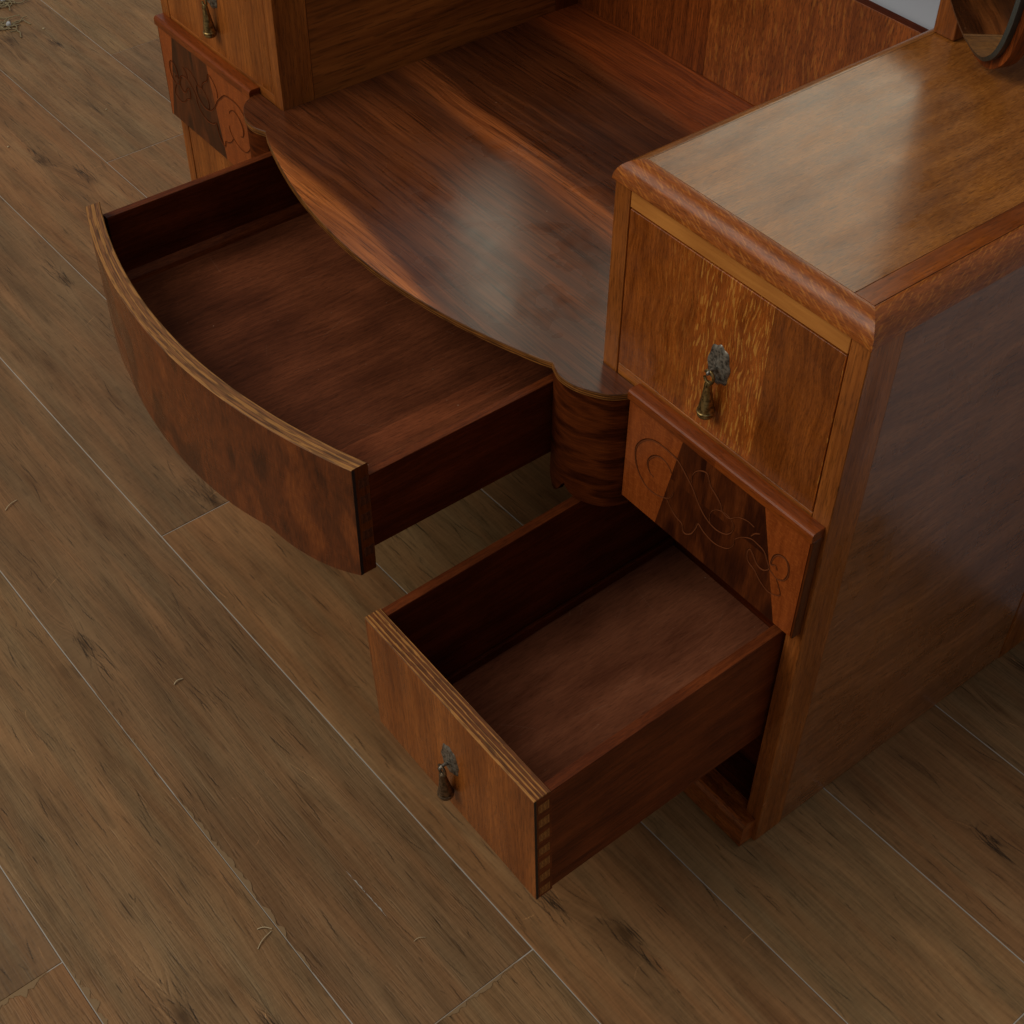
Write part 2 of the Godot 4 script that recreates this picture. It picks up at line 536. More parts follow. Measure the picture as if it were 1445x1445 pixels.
	M.apron = mat(t, Vector2(0.2, 0.13), 0.5, Color(0.95, 0.88, 0.8), 0.0, 0.25, 0.1)
	t = burr(512, 320, 123, rgb(58, 28, 14), rgb(94, 48, 22), rgb(128, 70, 34), 420, 110, 4.5, 0.22)
	M.dark_veneer = mat(t, Vector2(0.22, 0.14), 0.32, Color(0.9, 0.84, 0.8), 0.3, 0.22)
	t = wood({w = 384, h = 384, seed = 131, dark = rgb(116, 52, 18), light = rgb(180, 92, 38), band = [300, 40, 0.12], streak = [120, 9, 0.12], fibre = [30, 2.2, 0.1], fleck = [6, 26, 0.62, 0.25], fleck_color = rgb(206, 118, 52), wavy = 3.0})
	M.orange_veneer = mat(t, Vector2(0.14, 0.14), 0.32, Color.WHITE, 0.3, 0.22)
	M.scroll = plain(rgb(108, 58, 32), 0.75)
	M.scroll.metallic_specular = 0.15
	# the shelf: one wide walnut veneer with a pale sapwood edge
	var zones := func(u: float, v: float, tt: float) -> Color:
		var x := -0.98 + u * 0.745
		var z := 0.105 - v * 0.58
		var zz := z + (x + 0.6) * -0.075 + (tt - 0.5) * 0.02
		var c := Color(0.86, 0.80, 0.78)
		var edge := 0.052 + 0.03 * smoothstep(-0.72, -0.42, x) + (tt - 0.5) * 0.012
		c = c.lerp(Color(1.5, 1.52, 1.42), smoothstep(edge - 0.006, edge + 0.008, z) * (1.0 - smoothstep(-0.5, -0.38, x)))
		c = c.lerp(Color(0.98, 0.92, 0.86), smoothstep(-0.02, -0.05, zz) * (1.0 - smoothstep(-0.09, -0.13, zz)) * 0.8)
		c = c.lerp(Color(1.32, 1.28, 1.2), smoothstep(-0.137, -0.156, zz) * (1.0 - smoothstep(-0.176, -0.2, zz)))
		c = c.lerp(Color(0.74, 0.67, 0.62), smoothstep(-0.19, -0.225, zz) * (1.0 - smoothstep(-0.33, -0.37, zz)))
		c = c.lerp(Color(1.2, 1.02, 0.8), smoothstep(-0.352, -0.385, zz))
		return c
	t = wood({w = 1200, h = 900, seed = 143, dark = rgb(82, 42, 22), light = rgb(152, 90, 50), band = [1200, 30, 0.2], streak = [900, 7, 0.2], fibre = [150, 2.4, 0.08], pore = [150, 2.2, 0.68, 0.3], specks = 150, scratches = 16, blotch = 0.08, wavy = 12.0, shape = zones})
	M.shelf = mat(t, Vector2(0.745, 0.58), 0.31, Color.WHITE, 0.55, 0.24)
	# uneven gloss: smears and rubbed places
	var sm := layer(512, 512, 150, 90, 301, 4)
	var sm2 := layer(512, 512, 20, 34, 303, 3)
	var gloss := PackedByteArray()
	gloss.resize(512 * 512 * 3)
	for i in 512 * 512:
		var q := clampi(int(150 + (sm[i] - 127) * 0.75 + (sm2[i] - 127) * 0.3), 60, 255)
		for e in 3: gloss[i * 3 + e] = q
	var gt := to_texture(512, 512, gloss)
	for k in ["top", "shelf", "side", "brown", "ray_front", "burr", "moulding", "crossband"]:
		M[k].clearcoat_texture = gt
		M[k].clearcoat = minf(M[k].clearcoat * 1.6, 1.0)
		M[k].roughness_texture = gt
		M[k].roughness *= 1.65
	# ply edges
	M.ply_worn = mat(ply(1024, 48, 151, rgb(172, 120, 66), rgb(142, 94, 56), rgb(72, 46, 32), 5, 0.45), Vector2(0.6, 1), 0.6)
	M.ply_clean = mat(ply(768, 48, 157, rgb(180, 124, 64), rgb(116, 68, 36), rgb(66, 40, 24), 9, 0.35), Vector2(0.27, 1), 0.5)
	M.ply_thin = mat(ply(1024, 24, 163, rgb(160, 104, 46), rgb(100, 56, 26), rgb(48, 27, 15), 5, 0.5), Vector2(0.5, 1), 0.45)
	M.tail = mat(ply(64, 64, 169, rgb(164, 110, 54), rgb(140, 88, 42), rgb(90, 54, 28), 6, 0.2), Vector2(0.012, 0.013), 0.5)
	M.tail_dark = mat(ply(64, 64, 173, rgb(96, 52, 28), rgb(78, 42, 22), rgb(44, 22, 12), 5, 0.2), Vector2(0.012, 0.013), 0.5)
	M.black_line = plain(rgb(30, 18, 12), 0.6)
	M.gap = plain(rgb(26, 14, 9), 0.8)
	# metal
	M.brass = plain(rgb(170, 146, 98), 0.34, 0.85)
	M.pewter = plain(rgb(150, 146, 140), 0.4, 0.6)
	M.old_brass = plain(rgb(136, 118, 98), 0.36, 0.8)
	for k in ["brass", "pewter", "old_brass"]:
		var a := layer(128, 128, 14, 14, 181, 3)
		var out := PackedByteArray()
		out.resize(128 * 128 * 3)
		for i in 128 * 128:
			var s: float = clampf(0.5 + (a[i] - 60) / 180.0, 0.5, 1.0)
			out[i * 3] = int(s * 255)
			out[i * 3 + 1] = int(s * 250)
			out[i * 3 + 2] = int(s * 240)
		M[k].albedo_texture = to_texture(128, 128, out)
		M[k].uv1_triplanar = true
		M[k].uv1_scale = Vector3(22, 22, 22)
	# mirror
	M.glass = plain(Color(0.8, 0.84, 0.81), 0.02, 1.0)
	M.glass_edge = plain(rgb(34, 50, 48), 0.12)
	M.glass_edge.clearcoat_enabled = true
	# wall
	M.wall = plain(rgb(214, 221, 236), 0.85)
	# floor
	M.joint = plain(rgb(182, 176, 168), 0.8)
	M.chip = plain(rgb(146, 118, 84), 0.85)
	var tints := [Color(1, 1, 1), Color(0.95, 0.94, 0.95), Color(1.06, 1.06, 1.04), Color(0.91, 0.91, 0.93), Color(1.03, 0.98, 0.94)]
	M.planks = []
	for k in 5:
		var maps := plank_maps(200 + k * 13, tints[k])
		var m := mat(maps[0], Vector2(1, 1), 0.46, Color.WHITE, 0.0)
		m.normal_enabled = true
		m.normal_texture = maps[1]
		m.normal_scale = 0.5
		M.planks.append(m)

# ------------------------------------------------------------------ the setting
const PITCH := 0.1975
const LENGTH := 1.285

func floor_turn() -> Basis:
	return Basis(Vector3.UP, deg_to_rad(1.5))   # planks run 1.5 degrees off the table's front

func make_floor():
	var base := st_new()
	box_into(base, Vector3(-9, -0.03, -9), Vector3(9, -0.0008, 9), 0, Vector2.ZERO, 0.0)
	var fl := put("floor", done(base, M.joint), self)
	tag(fl, "brown rustic oak plank floor with pale joints", "", "", "structure")
	# four mirrored ways to lay the same plank
	var meshes := []
	for k in 4:
		var st := st_new()
		var h := Vector3(LENGTH / 2 - 0.0006, 0.0011, PITCH / 2 - 0.0006)
		var b := 0.0007
		var fu := -1.0 if k % 2 else 1.0
		var fv := -1.0 if k >= 2 else 1.0
		var uvof := func(p: Vector3) -> Vector2: return Vector2(0.5 + fu * p.x / LENGTH, 0.5 + fv * p.z / PITCH)
		var top := [Vector3(-h.x + b, h.y, -h.z + b), Vector3(h.x - b, h.y, -h.z + b), Vector3(h.x - b, h.y, h.z - b), Vector3(-h.x + b, h.y, h.z - b)]
		var low := [Vector3(-h.x, h.y - b, -h.z), Vector3(h.x, h.y - b, -h.z), Vector3(h.x, h.y - b, h.z), Vector3(-h.x, h.y - b, h.z)]
		var foot := [Vector3(-h.x, -h.y, -h.z), Vector3(h.x, -h.y, -h.z), Vector3(h.x, -h.y, h.z), Vector3(-h.x, -h.y, h.z)]
		var up := Vector3.UP
		quad(st, top, [up, up, up, up], [uvof.call(top[0]), uvof.call(top[1]), uvof.call(top[2]), uvof.call(top[3])])
		for e in 4:
			var f: int = (e + 1) % 4
			var n: Vector3 = [Vector3.FORWARD, Vector3.RIGHT, Vector3.BACK, Vector3.LEFT][e]
			var nb := (n + up).normalized()
			quad(st, [top[e], top[f], low[f], low[e]], [nb, nb, nb, nb], [uvof.call(top[e]), uvof.call(top[f]), uvof.call(low[f]), uvof.call(low[e])])
			quad(st, [low[e], low[f], foot[f], foot[e]], [n, n, n, n], [uvof.call(low[e]), uvof.call(low[f]), uvof.call(low[f]), uvof.call(low[e])])
		st.generate_tangents()
		meshes.append(st.commit())
	var turn := floor_turn()
	# rows counted from the one whose far joint passes z = 0.0817 at x = 0; each with the place of one of its end joints
	var ends := {-3: 0.5, -2: -1.722, -1: -2.25, 0: -0.8415, 1: -0.058, 2: 0.3, 3: -0.362, 4: -0.2, 5: -0.7, 6: -0.05, 7: -0.4}
	for row in ends:
		var z0: float = 0.0817 + row * PITCH
		var x0: float = ends[row]
		var k := int(floor((-3.4 - x0) / LENGTH))
		while x0 + k * LENGTH < 1.5:
			var c := Vector3(x0 + (k + 0.5) * LENGTH, -0.0011, z0 + PITCH / 2)
			var o := put("floor_plank", meshes[rng.randi() % 4], fl)
			o.transform = Transform3D(turn, Vector3.ZERO) * Transform3D(Basis(), c)
			o.position.y = -0.0011 + rng.randf_range(-0.00025, 0.00025)
			o.set_surface_override_material(0, M.planks[rng.randi() % 5])
			k += 1
	# chipped plank edges and scratches
	chip(fl, [Vector2(-0.47, 0.4775), Vector2(-0.17, 0.4775)], 0.0075, 1, "chipped_edge")
	chip(fl, [Vector2(-0.66, 0.4775), Vector2(-0.5, 0.4775)], 0.0022, 2, "chipped_edge")
	chip(fl, [Vector2(-0.0582, 0.30), Vector2(-0.0582, 0.47)], 0.0055, 3, "chipped_edge")
	chip(fl, [Vector2(-0.3625, 0.69), Vector2(-0.3625, 0.85)], 0.011, 4, "chipped_edge")
	chip(fl, [Vector2(-0.36, 0.674), Vector2(-0.2, 0.674)], 0.008, 5, "chipped_edge")
	chip(fl, [Vector2(-0.262, 0.381), Vector2(-0.185, 0.379)], 0.0016, 6, "scratch")
	chip(fl, [Vector2(-0.95, 0.275), Vector2(-0.84, 0.275)], 0.0016, 7, "chipped_edge")

func chip(fl: Node, ends: Array, width: float, sd: int, called: String):
	# a ragged strip of bare core where an edge has broken away
	var n := FastNoiseLite.new()
	n.seed = sd
	n.frequency = 0.045
	n.fractal_octaves = 4
	var st := st_new()
	var steps := 90
	var a: Vector2 = ends[0]
	var b: Vector2 = ends[1]
	var side := (b - a).normalized().orthogonal()
	var turn := floor_turn()
	var last := []
	for k in steps + 1:
		var f := float(k) / steps
		var taper := minf(1.0, minf(f, 1.0 - f) * 5.0)
		var p := a.lerp(b, f)
		var r := 0.0008 + width * taper * clampf(0.5 + 1.1 * n.get_noise_1d(k * 2.3), 0.04, 1.2)
		var q := p + side * 0.0007
		var s := p + side * r
		var now := [turn * Vector3(q.x, 0.0009, q.y), turn * Vector3(s.x, 0.0006, s.y)]
		if last:
			var up := [Vector3.UP, Vector3.UP, Vector3.UP, Vector3.UP]
			quad(st, [last[0], last[1], now[1], now[0]], up, [Vector2.ZERO, Vector2.ZERO, Vector2.ZERO, Vector2.ZERO])
		last = now
	put(called, done(st, M.chip if called == "chipped_edge" else M.joint), fl)

func make_wall():
	var st := st_new()
	box_into(st, Vector3(-9, 0, -0.65), Vector3(9, 3.0, -0.515), 0, Vector2.ZERO, 0.0)
	var w := put("wall", done(st, M.wall), self)
	tag(w, "pale bluish wall behind the dressing table", "", "", "structure")

# ------------------------------------------------------------------ the dressing table
func make_table():
	var t := Node3D.new()
	t.name = "dressing_table"
	add_child(t)
	tag(t, "vintage brown oak and walnut dressing table with two drawers pulled open", "dressing table")
	pedestal(t, false)
	pedestal(t, true)
	shelf(t)
	bow_drawer(t)
	low_drawer(t)
	mirror(t)

func mx(x: float, left: bool) -> float:
	return 2.0 * MID - x if left else x

func pedestal(t: Node, left: bool):
	var X := func(x: float) -> float: return mx(x, left)
	var bx := func(called: String, x0: float, x1: float, y0: float, y1: float, z0: float, z1: float, m: Material, g: int, bev := 0.0008, fit := false) -> MeshInstance3D:
		return board(t, called, Vector3(X.call(x0), y0, z0), Vector3(X.call(x1), y1, z1), m, g, bev, fit)
	var H := 0.7139
	# frame
	bx.call("front_post", -0.0205, 0.0, 0.0, H, -0.042, 0.0, M.brown, 1, 0.0012)
	bx.call("front_post", -0.306, -0.2852, 0.366, H, -0.046, 0.0, M.brown, 1, 0.0012)
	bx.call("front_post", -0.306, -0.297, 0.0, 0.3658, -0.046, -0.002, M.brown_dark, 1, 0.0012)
	bx.call("rear_post", -0.0205, 0.0, 0.0, H, -0.4865, -0.4325, M.brown, 1, 0.0012)
	bx.call("side_panel", -0.017, -0.0009, 0.0015, H, -0.4322, -0.0423, M.side, 2, 0.0004)
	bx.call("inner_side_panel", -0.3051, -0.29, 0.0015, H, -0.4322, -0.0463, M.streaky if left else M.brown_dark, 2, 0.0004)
	bx.call("rear_post", -0.306, -0.29, 0.0, H, -0.4865, -0.4325, M.brown_dark, 1, 0.001)
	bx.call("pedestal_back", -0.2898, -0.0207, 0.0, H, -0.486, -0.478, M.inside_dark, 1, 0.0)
	# upper drawer and the rails above and below it
	bx.call("top_rail", -0.2848, -0.0209, 0.6948, H, -0.03, -0.0003, M.rail, 0, 0.0012)
	bx.call("middle_rail", -0.2848, -0.0209, 0.5, 0.5142, -0.03, -0.001, M.brown, 0, 0.001)
	var d: MeshInstance3D = bx.call("drawer", -0.2843, -0.0215, 0.5152, 0.6936, -0.02, -0.0004, M.brown if left else M.ray_front, 1, 0.001, not left)
	drop_handle(d, Vector3(X.call(-0.1535), 0.598, 0.0002) - d.position, M.pewter, M.brass, 1.0)
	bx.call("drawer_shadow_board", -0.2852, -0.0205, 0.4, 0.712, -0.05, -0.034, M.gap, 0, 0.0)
	# the carved panel: two orange veneers and a dark band slanting between them
	var p := st_new()
	box_into(p, Vector3(-0.2492, 0.3665, 0.0006), Vector3(-0.0068, 0.4985, 0.0112), 0, Vector2.ZERO, 0.0)
	var cp: MeshInstance3D
	if left:
		cp = board(t, "carved_panel", Vector3(X.call(-0.2492), 0.3665, 0.0006), Vector3(X.call(-0.0068), 0.4985, 0.0112), M.red_trim, 0, 0.0)
	else:
		cp = board(t, "carved_panel", Vector3(-0.2492, 0.3665, 0.0006), Vector3(-0.0068, 0.4985, 0.0112), M.red_trim, 0, 0.0)
	tag(cp, "carved scroll panel of orange and dark walnut veneer")
	var cuts := [[-0.1728, -0.198], [-0.064, -0.0285]]   # x at the top and at the bottom of each seam
	if left: cuts = [[-0.1355, -0.157], [-0.044, -0.0095]]
	var yt := 0.4988
	var yb := 0.3662
	veneer(cp, "orange_veneer", [Vector2(-0.2494, yb), Vector2(cuts[0][1], yb), Vector2(cuts[0][0], yt), Vector2(-0.2494, yt)], left, M.orange_veneer, true)
	veneer(cp, "dark_veneer", [Vector2(cuts[0][1], yb), Vector2(cuts[1][1], yb), Vector2(cuts[1][0], yt), Vector2(cuts[0][0], yt)], left, M.dark_veneer, true)
	veneer(cp, "orange_veneer", [Vector2(cuts[1][1], yb), Vector2(-0.0066, yb), Vector2(-0.0066, yt), Vector2(cuts[1][0], yt)], left, M.orange_veneer, true)
	scrolls(cp, left)
	board(cp, "panel_edge", Vector3(X.call(-0.0064), 0.3645, 0.0002) - cp.position, Vector3(X.call(-0.0035), 0.4985, 0.0124) - cp.position, M.brown_dark, 1, 0.001)
	# rounded trim on the panel's top edge
	var line := [Vector2(0.0002, 0.5108), Vector2(0.0118, 0.5106), Vector2(0.0137, 0.5098), Vector2(0.0150, 0.5082), Vector2(0.0154, 0.5062), Vector2(0.0153, 0.4992), Vector2(0.0002, 0.4990)]
	var st := st_new()
	sweep_x(st, line, X.call(-0.2505), X.call(-0.0036))
	put("trim_moulding", done(st, M.red_trim), t)
	# lower front: an open place for the drawer on the right, a closed drawer on the left
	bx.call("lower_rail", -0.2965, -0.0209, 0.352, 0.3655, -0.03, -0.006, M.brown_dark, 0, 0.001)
	if left:
		var ld: MeshInstance3D = bx.call("drawer", -0.2962, -0.0215, 0.165, 0.3512, -0.02, -0.0006, M.brown, 1, 0.001)
		drop_handle(ld, Vector3(X.call(-0.1535), 0.255, 0.0002) - ld.position, M.pewter, M.old_brass, 1.0)
		bx.call("bottom_rail", -0.2965, -0.0209, 0.05, 0.1642, -0.02, -0.001, M.brown, 0, 0.001)
	else:
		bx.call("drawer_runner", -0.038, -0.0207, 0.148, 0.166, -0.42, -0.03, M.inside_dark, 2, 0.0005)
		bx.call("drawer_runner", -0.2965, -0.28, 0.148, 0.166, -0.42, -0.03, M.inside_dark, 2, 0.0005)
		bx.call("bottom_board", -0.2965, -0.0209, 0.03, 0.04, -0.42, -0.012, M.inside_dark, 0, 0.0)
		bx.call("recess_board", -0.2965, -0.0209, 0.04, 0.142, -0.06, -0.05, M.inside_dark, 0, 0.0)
	# plinth strip along the floor
	var pl := [Vector2(-0.011, 0.0395), Vector2(0.001, 0.0395), Vector2(0.0135, 0.0425), Vector2(0.0158, 0.0405), Vector2(0.0185, 0.0345), Vector2(0.0188, 0.001), Vector2(-0.011, 0.001)]
	st = st_new()
	sweep_x(st, pl, X.call(-0.300), X.call(-0.0052), false)
	put("plinth_strip", done(st, M.ray_oak), t)
	# top with a rounded moulding mitred round it
	bx.call("top_core", -0.293, -0.013, H + 0.0004, 0.7333, -0.482, -0.013, M.gap, 0, 0.0)
	var tp: MeshInstance3D = bx.call("top", -0.2868, -0.0412, 0.7337, TOP, -0.4868, -0.0198, M.top, 2, 0.0004, true)
	tag(tp, "pale brown oak top with a soft sheen")
	board(tp, "crossband", Vector3(X.call(-0.0410), 0.7337, -0.4868) - tp.position, Vector3(X.call(-0.0200), TOP, -0.0198) - tp.position, M.crossband, 2, 0.0004)
	var round_ := []
	for k in 15:
		var a := PI / 2 * k / 14.0
		round_.append([Vector2(0.0022 - 0.0214 * pow(1.0 - cos(a), 0.85), H + 0.0006 + 0.0216 * pow(sin(a), 0.85)), Vector2(cos(a), sin(a))])
	for k in 3:
		st = st_new()
		for j in round_.size() - 1:
			var p0: Vector2 = round_[j][0]
			var p1: Vector2 = round_[j + 1][0]
			var n0: Vector2 = round_[j][1]
			var n1: Vector2 = round_[j + 1][1]
			var q := []
			var nn := []
			match k:
				0:
					q = [Vector3(-0.306 - p0.x, p0.y, p0.x), Vector3(p0.x, p0.y, p0.x), Vector3(p1.x, p1.y, p1.x), Vector3(-0.306 - p1.x, p1.y, p1.x)]
					nn = [Vector3(0, n0.y, n0.x), Vector3(0, n0.y, n0.x), Vector3(0, n1.y, n1.x), Vector3(0, n1.y, n1.x)]
				1:
					q = [Vector3(p0.x, p0.y, p0.x), Vector3(p0.x, p0.y, -0.487), Vector3(p1.x, p1.y, -0.487), Vector3(p1.x, p1.y, p1.x)]
					nn = [Vector3(n0.x, n0.y, 0), Vector3(n0.x, n0.y, 0), Vector3(n1.x, n1.y, 0), Vector3(n1.x, n1.y, 0)]
				2:
					q = [Vector3(-0.306 - p0.x, p0.y, p0.x), Vector3(-0.306 - p0.x, p0.y, -0.487), Vector3(-0.306 - p1.x, p1.y, -0.487), Vector3(-0.306 - p1.x, p1.y, p1.x)]
					nn = [Vector3(-n0.x, n0.y, 0), Vector3(-n0.x, n0.y, 0), Vector3(-n1.x, n1.y, 0), Vector3(-n1.x, n1.y, 0)]
			var us := []
			for e in 4:
				var along: float = q[e].x if k == 0 else q[e].z
				us.append(Vector2(along, 0.0024 * (j if e < 2 else j + 1)))
				if left:
					q[e].x = 2.0 * MID - q[e].x
					nn[e].x = -nn[e].x
			quad(st, q, nn, us)
		put(["front_moulding", "side_moulding", "inner_moulding"][k], done(st, M.top if k == 2 else M.moulding), t)

func sweep_x(st: SurfaceTool, line: Array, xa: float, xb: float, soft := true):
	# a closed profile of (z, y) points drawn along x, with end caps
	var x0 := minf(xa, xb)
	var x1 := maxf(xa, xb)
	var n := line.size()
	var off := rng.randf()
	var run := 0.0
	for k in n:
		var p: Vector2 = line[k]
		var q: Vector2 = line[(k + 1) % n]
		var nrm := Vector2(-(q.y - p.y), q.x - p.x).normalized()
		var mid2 := (p + q) / 2.0
		var cen := Vector2.ZERO
		for e in line: cen += e / n
		if nrm.dot(mid2 - cen) < 0: nrm = -nrm
		var v := Vector3(0, nrm.y, nrm.x)
		quad(st, [Vector3(x0, p.y, p.x), Vector3(x1, p.y, p.x), Vector3(x1, q.y, q.x), Vector3(x0, q.y, q.x)], [v, v, v, v], [Vector2(x0 + off, run), Vector2(x1 + off, run), Vector2(x1 + off, run + p.distance_to(q)), Vector2(x0 + off, run + p.distance_to(q))])
		run += p.distance_to(q)
	var poly := PackedVector2Array(line)
	var idx := Geometry2D.triangulate_polygon(poly)
	for x in [x0, x1]:
		var v := Vector3(-1 if x == x0 else 1, 0, 0)
		for k in range(0, idx.size(), 3):
			var a := poly[idx[k]]
			var b := poly[idx[k + 1]]
			var c := poly[idx[k + 2]]
			tri(st, [Vector3(x, a.y, a.x), Vector3(x, b.y, b.x), Vector3(x, c.y, c.x)], [v, v, v], [a, b, c])

func veneer(cp: MeshInstance3D, called: String, pts: Array, left: bool, m: Material, upright: bool):
	var poly := PackedVector2Array()
	for p in pts: poly.append(Vector2(mx(p.x, left), p.y))
	var st := st_new()
	prism(st, poly, 0.0104, 0.0125, func(p: Vector2, t: float) -> Vector3: return Vector3(p.x, p.y, t) - cp.position,
		func(p: Vector2, _t: float, _s: bool) -> Vector2: return Vector2(p.y, p.x) if upright else p)
	put(called, done(st, m), cp)

func scrolls(cp: MeshInstance3D, left: bool):
	var L := [
		[-0.2061, 0.4244, -0.2126, 0.427, -0.2165, 0.4366, -0.2128, 0.4468, -0.2044, 0.4548, -0.194, 0.4565, -0.1854, 0.4514, -0.183, 0.4471],
		[-0.177, 0.4269, -0.1797, 0.4171, -0.1894, 0.409, -0.2024, 0.4044, -0.2148, 0.405, -0.2252, 0.4123, -0.2326, 0.4244, -0.2351, 0.4401, -0.231, 0.453, -0.2203, 0.4653, -0.2077, 0.4713, -0.192, 0.472, -0.1761, 0.4695, -0.1632, 0.4598, -0.1529, 0.4507, -0.1434, 0.4383, -0.1316, 0.4278, -0.1183, 0.4236, -0.1061, 0.4261, -0.0975, 0.4344, -0.0956, 0.4448, -0.1003, 0.4508, -0.1079, 0.452, -0.1173, 0.4493, -0.1249, 0.4419, -0.1267, 0.4318, -0.1235, 0.4243],
		[-0.1847, 0.4106, -0.1779, 0.4032, -0.1691, 0.3974, -0.1608, 0.3951, -0.1585, 0.3878, -0.1542, 0.3861, -0.1472, 0.3925, -0.1423, 0.4038, -0.1396, 0.4124, -0.1312, 0.4078, -0.1179, 0.4047, -0.1056, 0.4074, -0.0965, 0.4137, -0.0918, 0.4228, -0.0919, 0.4303],
		[-0.155, 0.4564, -0.1561, 0.4641, -0.1524, 0.4734, -0.1446, 0.4805, -0.1375, 0.4824, -0.1342, 0.4773, -0.1306, 0.4705, -0.1223, 0.4649, -0.1151, 0.4585, -0.1115, 0.4515, -0.1026, 0.4501, -0.092, 0.4599, -0.0807, 0.4643, -0.0711, 0.4637],
		[-0.0919, 0.4303, -0.0837, 0.4397, -0.0728, 0.4468, -0.0632, 0.4469, -0.0544, 0.4445, -0.0493, 0.4364, -0.0456, 0.4295, -0.0514, 0.422, -0.0599, 0.4222, -0.0704, 0.4334, -0.0742, 0.4276, -0.0712, 0.4175, -0.0618, 0.4129, -0.0531, 0.4051, -0.0425, 0.4003, -0.0345, 0.4023, -0.0271, 0.4076, -0.0299, 0.4155, -0.035, 0.4236],
		[-0.0733, 0.4496, -0.0697, 0.4563, -0.0634, 0.461],
		[-0.0359, 0.4342, -0.0392, 0.4389, -0.0444, 0.4356, -0.043, 0.4467, -0.0375, 0.4544, -0.0296, 0.4558, -0.0244, 0.4504, -0.0229, 0.4394, -0.0266, 0.429, -0.034, 0.4245, -0.0416, 0.4268, -0.0469, 0.4297]]
	for flat in L:
		var pts := []
		for k in range(0, flat.size(), 2):
			pts.append(Vector2(mx(flat[k], left), flat[k + 1]))
		var line := smooth_line(pts, 5)
		var st := st_new()
		var w := 0.0010
		for k in line.size() - 1:
			var a: Vector2 = line[k]
			var b: Vector2 = line[k + 1]
			var ta: Vector2 = (line[k + 1] - line[maxi(k - 1, 0)]).normalized().orthogonal()
			var tb: Vector2 = (line[mini(k + 2, line.size() - 1)] - line[k]).normalized().orthogonal()
			var f := float(k) / line.size()
			var wa := w * (0.45 + 0.75 * sin(PI * clampf(f * 1.15, 0.06, 0.94)) + 0.12 * sin(k * 0.9))
			var f2 := float(k + 1) / line.size()
			var wb := w * (0.45 + 0.75 * sin(PI * clampf(f2 * 1.15, 0.06, 0.94)) + 0.12 * sin((k + 1) * 0.9))
			for s in [-1.0, 1.0]:
				var n: Vector3 = Vector3(-ta.x * s, -ta.y * s, 1.2).normalized()
				var q := [Vector3(a.x, a.y, 0.01256), Vector3(b.x, b.y, 0.01256), Vector3(b.x + tb.x * s * wb, b.y + tb.y * s * wb, 0.0130), Vector3(a.x + ta.x * s * wa, a.y + ta.y * s * wa, 0.0130)]
				for e in 4: q[e] -= cp.position
				quad(st, q, [n, n, n, n], [Vector2.ZERO, Vector2.ZERO, Vector2.ZERO, Vector2.ZERO])
		put("carved_scroll", done(st, M.scroll), cp)

func lathe(st: SurfaceTool, prof: Array, turns: int, tf: Transform3D, dent: float = 0.0, sd := 0):
	var n := FastNoiseLite.new()
	n.seed = sd
	n.frequency = 380.0
	for k in prof.size() - 1:
		var a: Vector2 = prof[k]
		var b: Vector2 = prof[k + 1]
		var d := (b - a)
		var slope := Vector2(-d.y, d.x).normalized()
		for s in turns:
			var f0 := TAU * s / turns
			var f1 := TAU * (s + 1) / turns
			var q := []
			var nn := []
			for e in [[a, f0], [a, f1], [b, f1], [b, f0]]:
				var dir := Vector3(cos(e[1]), 0, sin(e[1]))
				var rr: float = e[0].x
				var bump := 0.0
				if dent > 0.0: bump = dent * n.get_noise_3d(dir.x * rr, e[0].y, dir.z * rr)
				q.append(tf * (dir * (rr + bump) + Vector3(0, e[0].y, 0)))
				var dn: float = bump / maxf(dent, 0.00001) * 0.5 if dent > 0.0 else 0.0
				nn.append((tf.basis * (dir * (-slope.x if slope.x < 0 else slope.x) + Vector3(0, (slope.y if slope.x > 0 else -slope.y) + dn, 0))).normalized())
			quad(st, q, nn, [Vector2.ZERO, Vector2.ZERO, Vector2.ZERO, Vector2.ZERO])

func tube(st: SurfaceTool, pts: Array, r: float, sides := 8):
	var rings := []
	for k in pts.size():
		var d: Vector3 = (pts[mini(k + 1, pts.size() - 1)] - pts[maxi(k - 1, 0)]).normalized()
		var u := d.cross(Vector3(0.31, 0.87, 0.17)).normalized()
		var v := d.cross(u)
		var ring := []
		for s in sides:
			var a := TAU * s / sides
			ring.append(u * cos(a) + v * sin(a))
		rings.append(ring)
	for k in pts.size() - 1:
		for s in sides:
			var e := (s + 1) % sides
			var n := [rings[k][s], rings[k][e], rings[k + 1][e], rings[k + 1][s]]
			quad(st, [pts[k] + n[0] * r, pts[k] + n[1] * r, pts[k + 1] + n[2] * r, pts[k + 1] + n[3] * r], n, [Vector2.ZERO, Vector2.ZERO, Vector2.ZERO, Vector2.ZERO])

